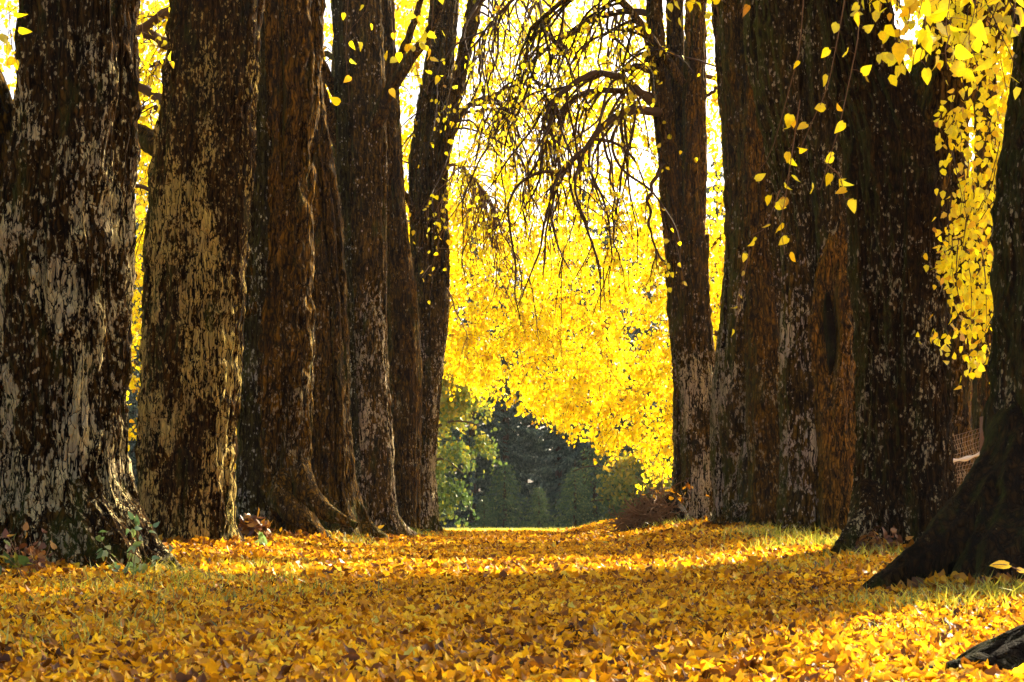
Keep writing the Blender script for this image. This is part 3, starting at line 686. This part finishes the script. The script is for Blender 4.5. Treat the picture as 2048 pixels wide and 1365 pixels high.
# ---------------------------------------------------------------- trees behind the avenue: drooping golden curtains
def curtain(parent, x0, x1, y0, y1, bottom, top, n, lsize, lper, tl=(.8, 2.2), thin_above=1e9, thr=-.35, kids=1, keep=.45):
    a, t = Acc(), Acc()
    X = rng.uniform(x0, x1, n * 2); Y = rng.uniform(y0, y1, n * 2)
    zb = bottom(X / Y * 60.0)
    Z = zb + .6 + rng.random(n * 2) ** 1.0 * (top - zb)
    m = (vnoise(X * .55, Y * .4, Z * .45) + .35 * vnoise(X * 1.6, Y * 1.2, Z * 1.6) > thr) & ((Z < thin_above) | (rng.random(n * 2) < keep))
    X, Y, Z, zb = X[m][:n], Y[m][:n], Z[m][:n], zb[m][:n]
    S = np.stack([X, Y, Z], 1); L = np.minimum(rng.uniform(*tl, len(X)), np.maximum(Z - zb, .5) * 1.2)
    hang_twigs(t, S, rng.normal(size=(len(X), 3)) * .8 + [-.3, 0, -.2], L, .014, droop=1.0, kids=kids, lacc=a, lsize=lsize, lper=lper, wob=.3, sides=3)
    t.make('twig', TWIG, parent); a.make('crown', YEL, parent)

def back_trunk(parent, x, y, r, h, mat=BARK_D, lean=0.0):
    zz = np.arange(-.3, h, .08); z0 = parent.location[2]
    A = np.stack([x + lean * zz, y + 0 * zz, z0 + zz], 1)
    V, Q = trunk_arrays(A, np.linspace(r, r * .35, len(zz)), z0, 40, flare=.2, seed=x)
    make('trunk', V, Q, None, mat, parent)
    for k in range(7):
        z = rng.uniform(.35, .95) * h; a = rng.uniform(0, 6.28)
        p = np.array([x + lean * z, y, z0 + z]); v = np.array([math.cos(a), math.sin(a), .5])
        L = rng.uniform(2.5, 4.5)
        P = wander(p, v, L, 12, .12, .25)
        ac = Acc(); tube(ac, P, np.linspace(r * .3, .03, 12), 6); ac.make('bough', TWIG, parent)

GRP = 'golden trees behind the avenue'
C1 = tree_at(8.6, 60, 'golden drooping tree curtaining the end of the avenue', GRP, name='golden_tree')
back_trunk(C1, 8.6, 60, .5, 16)
BX = [-14, -3.0, -2.0, -1.0, .3, 1.4, 2.9, 3.2, 4.6, 5.8, 9, 14]
BZ = [8, 5.9, 5.4, 4.9, 4.7, 3.9, 3.3, 2.7, 2.4, 1.9, 3.0, 4]
bot = lambda x: np.interp(x, BX, BZ)
curtain(C1, -3.6, 12, 56, 64, bot, 19.5, 2000, .125, 21, thin_above=11.6, keep=.34)
C2 = tree_at(-10.4, 56, 'golden tree glowing in the gap between the first two left trunks', GRP, name='golden_tree')
back_trunk(C2, -10.4, 56, .45, 15)
curtain(C2, -19, -7.5, 52, 60, lambda x: 2.2 + 0 * x, 18.5, 900, .15, 16, thin_above=13, keep=.7)
C4 = tree_at(-6.3, 63, 'golden tree seen in the slits between the upper stems of the left row', GRP, name='golden_tree')
back_trunk(C4, -6.3, 63, .4, 17)
curtain(C4, -9.5, -2.8, 60, 66, lambda x: 6.2 + 0 * x, 20, 520, .15, 14, thin_above=12, keep=.75)
C3 = tree_at(15.5, 52, 'golden tree far behind the wire fence on the right', GRP, name='golden_tree')
back_trunk(C3, 15.5, 52, .45, 15)
curtain(C3, 10.5, 21, 46, 58, lambda x: 3.2 + 0 * x, 18.5, 800, .16, 14)

# dark stems behind the fence
B1 = tree_at(XW(1912, 30), 30, 'dark slender tree trunk behind the wire fence, beside the thick forked lime', 'dark trunks behind the fence', name='dark_tree')
stem(B1, 'trunk', 30, [(1015, 1884, 1944), (800, 1886, 1940), (500, 1890, 1938), (0, 1896, 1935)], BARK_D, cols=60, dz=.05, ztop=12, seed=31, flare=.15)
B2 = tree_at(XW(1966, 36), 36, 'dark slender tree trunk further back, right of the fence post', 'dark trunks behind the fence', name='dark_tree')
stem(B2, 'trunk', 36, [(1015, 1945, 1996), (800, 1948, 1992), (400, 1950, 1990), (0, 1955, 1990)], BARK_D, cols=60, dz=.05, ztop=13, seed=33, flare=.15)

# unseen shade trees added right of the avenue; crowns placed to shape the sun patches
for k, (x, y, cz, rx, rz, N, lab) in enumerate([
        (12.0, 27.6, 9.0, 3.1, 3.4, 7000, 'added golden shade tree outside the right edge, beside the near trunks'),
        (13.5, 42, 10.0, 4.0, 4.6, 11000, 'added golden shade tree outside the right edge, beside the burl trunk'),
        (12.5, 30, 14.5, 4.5, 2.6, 9000, 'added tall golden shade tree outside the right edge, between two others')]):
    T_ = tree_at(x, y, lab, 'added shade trees outside the right edge', name='golden_tree')
    back_trunk(T_, x, y, .35, cz + 2)
    crown_cloud(T_, (x, y, cz), (rx, rx, rz), N, size=.17, thr=-.5)

# ---------------------------------------------------------------- far woods
def broad_tree(x, y, h, r, label, mat=GREENYEL, N=14000, size=.24):
    T_ = tree_at(x, y, label, 'turning trees at the meadow edge', name='turning_tree')
    back_trunk(T_, x, y, .3, h * .8)
    z0 = T_.location[2]
    # lobes of foliage down to the ground
    C = np.stack([x + rng.uniform(-1.1, 1.1, 110) * r, y + rng.uniform(-1.1, 1.1, 110) * r, z0 + rng.uniform(.05, 1, 110) * h], 1)
    hh = (C[:, 2] - z0) / h; C = C[np.hypot((C[:, 0] - x), (C[:, 1] - y)) < r * (.55 + .6 * np.minimum(hh * 1.4, 1)) * np.sqrt(np.clip(1.08 - hh ** 4, 0.05, 1))]
    k = rng.integers(0, len(C), N)
    q_ = rng.normal(size=(N, 3)) * [.42, .42, .3]; q_[:, 2] -= .9 * (q_[:, 0] ** 2 + q_[:, 1] ** 2); P = C[k] + q_; P[:, 2] = np.maximum(P[:, 2], z0 + .1)
    rn = np.clip(rng.normal(.35, .18, N) + .75 * np.clip((P[:, 2] - z0) / h - .22, 0, .6) + .28 * vnoise(C[k, 0] * 3, C[k, 1] * 3, C[k, 2] * 3), 0, 1)
    a = Acc(); hanging(a, P, rng.uniform(.6, 1.2, N) * size, spread=.7, rnd=rn); a.make('crown', mat, T_)
broad_tree(-4.3, 92, 12, 3.3, 'green and yellow leafy tree just right of the left row, at the meadow edge')
broad_tree(-10.5, 96, 11, 3.6, 'green and yellow leafy tree seen through the gaps of the left row')
broad_tree(-17, 94, 10, 3.6, 'green and yellow leafy tree far left at the meadow edge')
broad_tree(7.9, 108, 5.0, 1.9, 'low yellow-green bushy tree behind the brush heap, at the meadow edge', N=4500, size=.28)

broad_tree(12.7, 45, 7.5, 1.5, 'rusty brown bushy tree behind the fence at the right edge', mat=RUST, N=6000, size=.16)

def spruce_proto(H, RAD, seed, mat, dens=1.0):
    a, t = Acc(), Acc(); g = np.random.default_rng(seed)
    tube(t, np.array([[0, 0, -.3], [0, 0, H * .5], [0, 0, H]]), [RAD * .07, RAD * .045, .02], 8)
    z = .5; A, D = [], []
    while z < H - .3:
        L = RAD * (1 - z / H) ** .75 * g.uniform(.85, 1.12) + .15
        nb = int(g.integers(7, 10))
        a0 = g.uniform(0, 6.28)
        for k in range(nb):
            th = a0 + k * 6.283 / nb + g.normal() * .18; Lk = L * g.uniform(.7, 1.1)
            m = max(4, int(Lk / .085 * dens))
            s = np.linspace(.12, 1, m)
            dirv = np.array([math.cos(th), math.sin(th), 0])
            P = dirv * (s * Lk)[:, None] + np.array([0, 0, 1.0]) * (z - .35 * Lk * s ** 1.3 + .12 * Lk * s ** 4)[:, None]
            sd = np.array([-math.sin(th), math.cos(th), 0])
            for sgn in (-1, 1):
                A.append(P + g.normal(size=P.shape) * .06); D.append(dirv * .5 + sd * sgn * g.uniform(.3, 1, (m, 1)) + np.array([0, 0, -1]) * g.uniform(.3, 1.1, (m, 1)))
        z += g.uniform(.34, .5) * (2.0 if H > 12 else .8)
    A = np.concatenate(A); D = np.concatenate(D)
    leaves(a, A, D, unit(rng.normal(size=A.shape) + [0, 0, 1.2]), rng.uniform(.4, 1.0, len(A)) * (.46 if H > 12 else .26), tmpl=TUFT, quads=HEX_Q, width=1.6, bend=(-.35, .1))
    o1 = t.make('trunk', TWIG, None); o2 = a.make('crown', mat, None)
    COL.objects.unlink(o1); COL.objects.unlink(o2)
    return o1, o2
BIG = [spruce_proto(26, 5.6, s, HAZED_NEEDLE) for s in (1, 2, 3)]
SML = [spruce_proto(5.0, 2.2, s, NEEDLE2, 1.2) for s in (4, 5)]
def put_spruce(protos, x, y, s, label, group, k):
    T_ = tree_at(x, y, label, group, name='spruce_tree')
    T_.scale = (s, s, s); T_.rotation_euler[2] = rng.uniform(0, 6.28)
    for p in protos[k % len(protos)]:
        c = p.copy(); COL.objects.link(c); c.parent = T_
side_word = lambda x: 'left' if x < -1 else 'right'
bigs = []
for rw, (y, x0, x1, st_) in enumerate([(128, -33, 33, 4.8), (138, -36, 36, 5.2), (149, -38, 38, 5.6), (161, -41, 41, 5.8)]):
    x = x0
    while x < x1:
        bigs.append((x + rng.normal() * .7, y + rng.normal() * 2, rng.uniform(.82, 1.12), rw))
        x += st_ * rng.uniform(.85, 1.15)
for k, (x, y, s, rw) in enumerate(bigs):
    vis = -6.5 < x < 13
    row_w = ['front', 'second', 'third', 'rear'][rw]
    bx = sorted(q[0] for q in bigs if -6.5 < q[0] < 13 and q[3] == rw)
    n_ = bx.index(x) if vis else 0
    lab = ['leftmost', 'second from left', 'third from left', 'fourth from left', 'fifth from left', 'sixth from left'][min(n_, 5)] + ' tall dark spruce in the %s rank, inside the arch' % row_w if vis else 'tall dark spruce of the woods, hidden by the avenue trunks'
    put_spruce(BIG, x, y, s, lab, 'dark spruces in view through the arch' if vis else 'dark spruces behind the avenue trunks', k)
for k, (px, y, s) in enumerate([(1078, 114, .62), (1150, 110, .9), (1190, 116, 1.25), (1010, 118, 1.0), (1290, 112, 1.3), (968, 116, .5)]):
    lab = ['small young spruce just left of the middle of the wood edge', 'medium young spruce at the middle of the wood edge, left of a wider one', 'wide young spruce right of the middle of the wood edge',
           'broad young spruce in the left part of the wood edge', 'tallest young spruce, behind the brush heap', 'smallest young spruce beside the green and yellow tree'][k]
    put_spruce(SML, XW(px, y), y, s, lab, 'young spruces at the wood edge', k)

# ---------------------------------------------------------------- fallen leaves, grass
def litter(y0, y1, N, size, heart, pile):
    u = rng.random(N)
    y = np.sqrt(y0 ** 2 + u * (y1 ** 2 - y0 ** 2)); hw = .30 * y + 1.6
    x = rng.uniform(-1, 1, N) * hw
    z = ground_z(x, y) + rng.random(N) ** 1.5 * pile + .004
    P = np.stack([x, y, z], 1)
    nr = unit(np.array([0, 0, 1.0]) + rng.normal(size=(N, 3)) * .42); tip = unit(np.cross(nr, rdir(N)))
    a = Acc()
    drift = vnoise(x * 1.2, y * 1.2, 5.5) * .16 + vnoise(x * .35, y * .35, 9.5) * .08
    rn = np.clip(rng.beta(1.5, 1.5, N) + drift, 0, 1)
    s = rng.uniform(.6, 1.2, N) * size
    kw = dict(tmpl=HEART, quads=HEART_Q) if heart else {}
    leaves(a, P - tip * (s * .5)[:, None] + [0, 0, .01], tip, nr, s, rnd=rn, fold=(-.5, 1.5), bend=(-.8, 1.0), **kw)
    return a
acc = Acc()
for (fx, fy, fr, fn) in [(XW(135, 18), 18, .95, 700), (XW(375, 25), 25, .85, 600), (XW(555, 32), 32, 1.0, 600), (XW(735, 44), 44, .9, 400), (XW(845, 52), 52, .9, 300), (XW(1388, 46), 46, .9, 400), (XW(1500, 39), 39, 1.1, 600), (XW(1640, 31), 31, .95, 700), (XW(1800, 22), 22, .9, 700), (XW(2080, 14.6), 14.3, 1.1, 900)]:
    th = rng.uniform(math.pi * 1.02, math.pi * 1.98, fn); rr = fr + rng.exponential(.22, fn) - .12
    x = fx + rr * np.cos(th); y = fy + rr * np.sin(th)
    P = np.stack([x, y, ground_z(x, y) + .03 + rng.random(fn) * .12 * np.exp(-np.maximum(rr - fr, 0) / .2)], 1)
    nr = unit(np.array([0, -.4, 1.0]) + rng.normal(size=(fn, 3)) * .6)
    leaves(acc, P, unit(np.cross(nr, rdir(fn))), nr, rng.uniform(.6, 1.2, fn) * .085, rnd=rng.beta(1.2, 1.8, fn), fold=(-.5, 1.5), bend=(-.9, 1.0), tmpl=HEART, quads=HEART_Q)
for args in ((5.5, 16, 155000, .052, True, .05), (16, 32, 95000, .080, False, .06), (32, 62, 70000, .11, False, .05)):
    b = litter(*args)
    acc.add(np.concatenate(b.V), np.concatenate(b.Q), None, np.concatenate(b.R))
tag(acc.make('fallen_leaves', FALLEN), 'carpet of fallen yellow and orange leaves over the avenue floor', kind='stuff')

def grass_patch(acc, cx, cy, rx, ry, n, h=.10, w=.006, lean=.35):
    h *= 1.35; w *= (.7 + cy / 22)
    x = cx + rng.normal(size=n) * rx * .5; y = cy + rng.normal(size=n) * ry * .5
    b = np.stack([x, y, ground_z(x, y) + .01], 1)
    D = unit(np.array([0, 0, 1.0]) + rng.normal(size=(n, 3)) * lean); H = (h * rng.uniform(.5, 1.4, n))[:, None]
    S = unit(np.cross(D, rdir(n))) * w * rng.uniform(.6, 1.3, (n, 1))
    cur = rng.normal(size=(n, 3)) * .25 * H; cur[:, 2] = -np.abs(cur[:, 2]) * .5
    V = np.stack([b - S, b + S, b + D * H * .55 + S * .8, b + D * H * .55 - S * .8, b + D * H + cur], 1)
    k = np.arange(n)[:, None] * 5
    acc.add(V.reshape(-1, 3), k + np.array([0, 1, 2, 3]), k + np.array([3, 2, 4]), np.repeat(rng.random(n), 5))
ga = Acc()
def gpx(px, py, wpx, dd, n, h=.1, w=.006, ry=None):
    x = XW(px, dd); grass_patch(ga, x, dd, wpx / FPX * dd, ry if ry else .8, int(n * .42), h * 1.15, w * .75)
for a_ in [(330, 1110, 120, 17.3, 700, .11), (430, 1120, 200, 16, 900, .10), (520, 1110, 150, 19, 600, .10), (250, 1160, 200, 14, 600, .12), (600, 1150, 220, 14, 450, .11), (100, 1200, 200, 12, 380, .10), (420, 1170, 160, 12.5, 380, .10),
           (1640, 1075, 160, 24, 1500, .15), (1560, 1065, 90, 28, 700, .17), (1500, 1060, 70, 32, 500, .15), (1760, 1095, 120, 20, 600, .13), (1600, 1130, 200, 18, 500, .10), (1470, 1180, 200, 13, 300, .07),
           (1850, 1230, 220, 11.5, 1200, .10), (1980, 1200, 120, 13, 900, .12), (1750, 1280, 250, 9.5, 500, .07), (60, 1290, 260, 8.5, 700, .08), (240, 1230, 260, 10, 700, .09), (350, 1330, 150, 7.4, 100, .05), (900, 1190, 500, 12, 260, .05),
           (700, 1050, 60, 33, 300, .15), (820, 1045, 90, 46, 500, .16), (1330, 1050, 60, 42, 300, .15)]:
    gpx(*a_)
for k in range(60):
    grass_patch(ga, rng.uniform(-3.5, 3.5), rng.uniform(7, 30), .5, .5, 22, .06)
# sunlit grass edge at the end of the avenue
n = 26000; x = rng.uniform(-9, 16, n); y = rng.uniform(62, 100, n)
b = np.stack([x, y, ground_z(x, y)], 1); D = unit(np.array([0, 0, 1.0]) + rng.normal(size=(n, 3)) * .3); H = rng.uniform(.1, .28, (n, 1)); S = unit(np.cross(D, rdir(n))) * .012
V = np.stack([b - S, b + S, b + D * H], 1)
ga.add(V.reshape(-1, 3), None, np.arange(n * 3).reshape(-1, 3), np.repeat(rng.uniform(.6, 1, n), 3))
tag(ga.make('grass', GRASS), 'tufts of yellow-green grass between the fallen leaves and at the meadow edge', kind='stuff')

# ---------------------------------------------------------------- small plants
def plant(name, label, px, py, dd, h, n, size, mat, spreadx, cat='plant', stems=6, heart=True, group=None):
    x = XW(px, dd); z = float(ground_z(np.array([x]), np.array([dd]))[0])
    T_ = thing(name, label, cat, (x, dd, z), group)
    t, a = Acc(), Acc(); pts = []
    for k in range(stems):
        P = wander((x + rng.normal() * .04, dd + rng.normal() * .04, z - .02), (rng.normal() * spreadx, rng.normal() * .3, 1), h * rng.uniform(.6, 1.1), 8, .12, .2)
        tube(t, P, np.linspace(.006, .002, 8), 5); pts.append(P[2:])
    A = np.concatenate(pts); A = A[rng.integers(0, len(A), n)] + rng.normal(size=(n, 3)) * size * .35
    tip = rng.normal(size=(n, 3)) * .8 + [0, 0, -.1]
    nr = unit(rng.normal(size=(n, 3)) * .6 + [0, -.6, .7])
    leaves(a, A, tip, nr, rng.uniform(.7, 1.2, n) * size, tmpl=HEART if heart else HEX, quads=HEART_Q if heart else HEX_Q, width=.8)
    t.make('stem', DRYTWIG, T_); a.make('foliage', mat, T_)
    return T_
plant('leafy_sapling', 'small green leafy sapling at the foot of the lichen covered near trunk', 262, 1120, 16.6, .62, 60, .085, GREEN, .55)
plant('leafy_sapling', 'small sapling with yellowish leaves at the bottom left, in front of the forked trunk', 50, 1120, 15.8, .6, 26, .11, GREENYEL, .4)
plant('leafy_sapling', 'tiny yellow-green seedling in the rusty leaves right of the second trunk', 528, 1060, 26, .25, 8, .13, GREEN, .3, stems=3)
plant('rusty_bush', 'low rusty brown bush between the second and third left trunks', 500, 1045, 29, .5, 200, .13, RUST, .8, cat='bush', stems=14)
plant('rusty_bush', 'dark rusty brown bush at the foot of the near forked trunk, far left', 60, 1120, 16.4, .5, 60, .085, RUST, .5, cat='bush', stems=12)
plant('rusty_bush', 'dark rusty bush at the foot of the thick forked trunk on the right', 1760, 1085, 20.9, .42, 150, .10, RUST, .7, cat='bush', stems=14)
plant('yellow_shrub', 'small glowing yellow shrub in front of the wire fence', 1935, 1020, 22.5, .35, 40, .11, YEL, .5, cat='bush', stems=6)
plant('yellow_shrub', 'low yellow-green ground shrub at the foot of the last left trunk', 830, 1040, 47, .3, 120, .14, GREENYEL, 1.6, cat='bush', stems=16)
plant('yellow_shrub', 'low yellow shrub left of the last left trunk, beside the fifth trunk', 720, 1035, 41, .45, 90, .15, FALLEN, 1.2, cat='bush', stems=12)
# curled dry twig with leaves, lower right
dd = 12.0
T_ = thing('dry_twig', 'dry fallen twig with two curled pale leaves at the foot of the huge right trunk', 'twig', tuple(W(2060, 1165, dd)))
t, a = Acc(), Acc()
tube(t, smoothen(resample(np.array([W(2090, 1200, 12), W(2048, 1145, 12), W(2010, 1128, 12), W(1985, 1130, 12)]), 14), 1), np.linspace(.006, .003, 14), 6)
leaves(a, np.array([W(2018, 1130, 12), W(2035, 1140, 12)]), np.array([[-1, 0, -.1], [1, 0, -.3]]), np.array([[0, -.5, 1], [0, -.7, .8]]), np.array([.13, .08]), tmpl=HEART, quads=HEART_Q, rnd=np.array([.9, .85]))
t.make('stem', DRYTWIG, T_); a.make('leaf', FALLEN, T_)
# fallen sticks
for k, (a0, b0, lab) in enumerate([((440, 1262), (520, 1215), 'thin dark stick lying on the leaves at lower left'), ((1870, 1240), (1905, 1330), 'thin crooked stick lying in the sunlit leaves at lower right')]):
    da, db = (CAMZ * FPX / (a0[1] - HOR)), (CAMZ * FPX / (b0[1] - HOR))
    p, q = W(*a0, da), W(*b0, db); p[2] += .05; q[2] += .05
    P = resample(np.array([p, (p + q) / 2 + [0.04, 0, .03], q]), 14); P[1:-1] += rng.normal(size=(12, 3)) * .008
    t = Acc(); tube(t, P, np.linspace(.009, .004, 14), 6)
    tag(t.make('fallen_stick', TWIG), lab, 'stick')

# ---------------------------------------------------------------- brush heap
dd = 43.0
hx, hz = XW(1335, dd), float(ground_z(np.array([XW(1335, dd)]), np.array([dd]))[0])
T_ = thing('brush_heap', 'tangled brown heap of roots and brushwood against the three-stemmed trunk', 'brush heap', (hx, dd, hz))
t, a = Acc(), Acc()
for k in range(800):
    th = rng.uniform(math.pi * .45, math.pi * 1.1) if k % 3 else rng.uniform(0, 6.28)
    f = rng.random() ** .6
    p = np.array([hx - 1.15 * f * abs(math.cos(th)) + rng.normal() * .08, dd + rng.normal() * .45, hz + 1.0 * (1 - f) * rng.uniform(.25, 1.0) + .05])
    dv = rng.normal(size=3) + [-.6, 0, -.5]
    P = wander(p, dv, rng.uniform(.3, .8), 9, .38, .5)
    P[:, 2] = np.maximum(P[:, 2], ground_z(P[:, 0], P[:, 1]) + .01)
    tube(t, P, np.linspace(.022, .007, 9) * rng.uniform(.5, 1.2), 4)
t.make('brushwood', DRYTWIG, T_)
gx, gy = np.meshgrid(np.linspace(-1, 1, 40), np.linspace(-1, 1, 40)); rr_ = np.hypot(gx, gy)
mz_ = np.clip(1 - rr_ ** 1.4, -.2, 1) * .85 * (1 + .25 * vnoise(gx * 4, gy * 4, 2.)) + .06 * vnoise(gx * 11, gy * 11, 3.)
i = (np.arange(39)[:, None] * 40 + np.arange(39)[None]).ravel()
make('soil', np.stack([hx - .15 + gx.ravel() * 1.0, dd + .1 + gy.ravel() * .8, hz - .05 + mz_.ravel()], 1), np.stack([i, i + 1, i + 41, i + 40], 1), None, BARK_H, T_)
k = rng.normal(size=(40, 3)) * [.3, .35, .16] + [hx + .05, dd - .25, hz + .85]
leaves(a, k, rdir(40), unit(rng.normal(size=(40, 3)) + [0, 0, 1]), rng.uniform(.08, .15, 40)); a.make('caught_leaves', FALLEN, T_)

# ---------------------------------------------------------------- dark stump in the lower right corner
dd = 7.2
sx, sz = XW(2085, dd), 0.0
T_ = thing('tree_stump', 'rough dark stump of wood in the bottom right corner', 'stump', (sx, dd, sz))
n1, n2 = 60, 90
ph = np.linspace(0, 1, n1)[:, None]; th = np.arange(n2)[None] / n2 * 6.283
R = .42 * (1 - ph) ** .62 * (1 + .25 * vnoise(np.cos(th) * 1.6, np.sin(th) * 1.6, ph * 2.) + .12 * vnoise(np.cos(th) * 5, np.sin(th) * 5, ph * 5))
Zs = -.08 + .34 * ph + .02 * vnoise(np.cos(th) * 3, np.sin(th) * 3, ph * 3)
V = np.stack([sx + R * np.cos(th) * 1.15, dd + R * np.sin(th), sz + Zs + 0 * th], -1).reshape(-1, 3)
i = np.arange(n1 - 1)[:, None] * n2; j = np.arange(n2)[None]; j2 = (j + 1) % n2
make('wood', V, np.stack([i + j, i + j2, i + n2 + j2, i + n2 + j], -1).reshape(-1, 4), None, BARK_S, T_)
root(T_, [(sx - .2, dd - .05, sz + .05), (sx - .45, dd - .12, sz + .03), (sx - .75, dd - .2, sz)], [.08, .05, .015], BARK_S, n=24, cols=16)

# ---------------------------------------------------------------- wire fence
dd = 27.0
F = thing('wire_fence', 'sagging rusty wire mesh fence with white tape between the right trunks', 'fence', tuple(W(1965, 1010, dd)))
p = W(1966, 1010, dd); t = Acc()
tube(t, np.array([[p[0], dd, p[2] - .2], [p[0], dd, CAMZ + (HOR - 920) / FPX * dd], [p[0] + .005, dd, CAMZ + (HOR - 834) / FPX * dd], [p[0] + .005, dd, CAMZ + (HOR - 833) / FPX * dd]]), [.055, .055, .055, .001], 12)
t.make('post', POSTM, F)
t = Acc(); x0, x1 = XW(1820, dd), XW(1966, dd)
xs_ = np.linspace(x0, x1, 26)
def fz(x, k): return CAMZ + (HOR - 1015) / FPX * dd + k + .06 * np.sin((x - x0) * 3.1 + k * 4) * k - .10 * k * (1 - ((x - x0) / (x1 - x0) * 2 - 1) ** 2)
for k in np.linspace(.03, 1.2, 19): tube(t, np.stack([xs_, dd + .02 * np.sin(xs_ * 5 + k * 9), fz(xs_, k)], 1), .0028, 4)
for x in np.linspace(x0, x1, 28):
    kk = np.linspace(.03, 1.2, 16); tube(t, np.stack([x + .035 * np.sin(kk * 14 + x * 9), 0 * kk + dd, fz(x, kk)], 1), .0025, 4)
t.make('wire_mesh', WIRE, F)
t = Acc(); q = smoothen(resample(np.array([W(1860, 915, 26.9), W(1905, 922, 26.9), W(1935, 918, 26.9), W(1966, 905, 26.9)]), 20), 2)
w_ = .03 + .012 * np.sin(np.arange(20) * 1.1)
V = np.concatenate([q + np.stack([0 * w_, 0 * w_ + .01 * np.sin(np.arange(20)), w_], 1), q - np.stack([0 * w_, 0 * w_, w_], 1)])
V = np.concatenate([V, V + [0, .003, 0]])
i = np.arange(19); Qf = np.stack([i, i + 1, i + 21, i + 20], 1)
make('tape', V, np.concatenate([Qf, Qf[:, ::-1] + 40, np.stack([i, i + 40, i + 41, i + 1], 1), np.stack([i + 20, i + 21, i + 61, i + 60], 1)]), None, TAPE, F)

# ---------------------------------------------------------------- haze
m, n, l = nt('haze_air')
pv = n.new('ShaderNodeVolumePrincipled'); pv.inputs['Color'].default_value = (0.86, 0.94, 1.0, 1); pv.inputs['Density'].default_value = 0.00011; pv.inputs['Anisotropy'].default_value = 0.2
o = n.new('ShaderNodeOutputMaterial'); l.new(pv.outputs[0], o.inputs['Volume'])
hx0, hx1, hy0, hy1, hz0, hz1 = -310, 310, -30, 910, -2.0, 42.0
V = np.array([(x, y, z) for z in (hz0, hz1) for y in (hy0, hy1) for x in (hx0, hx1)], float)
tag(make('haze', V, np.array([(0, 2, 3, 1), (4, 5, 7, 6), (0, 1, 5, 4), (2, 6, 7, 3), (0, 4, 6, 2), (1, 3, 7, 5)]), None, m, smooth=False), 'thin pale air between the avenue and the far woods', kind='stuff')
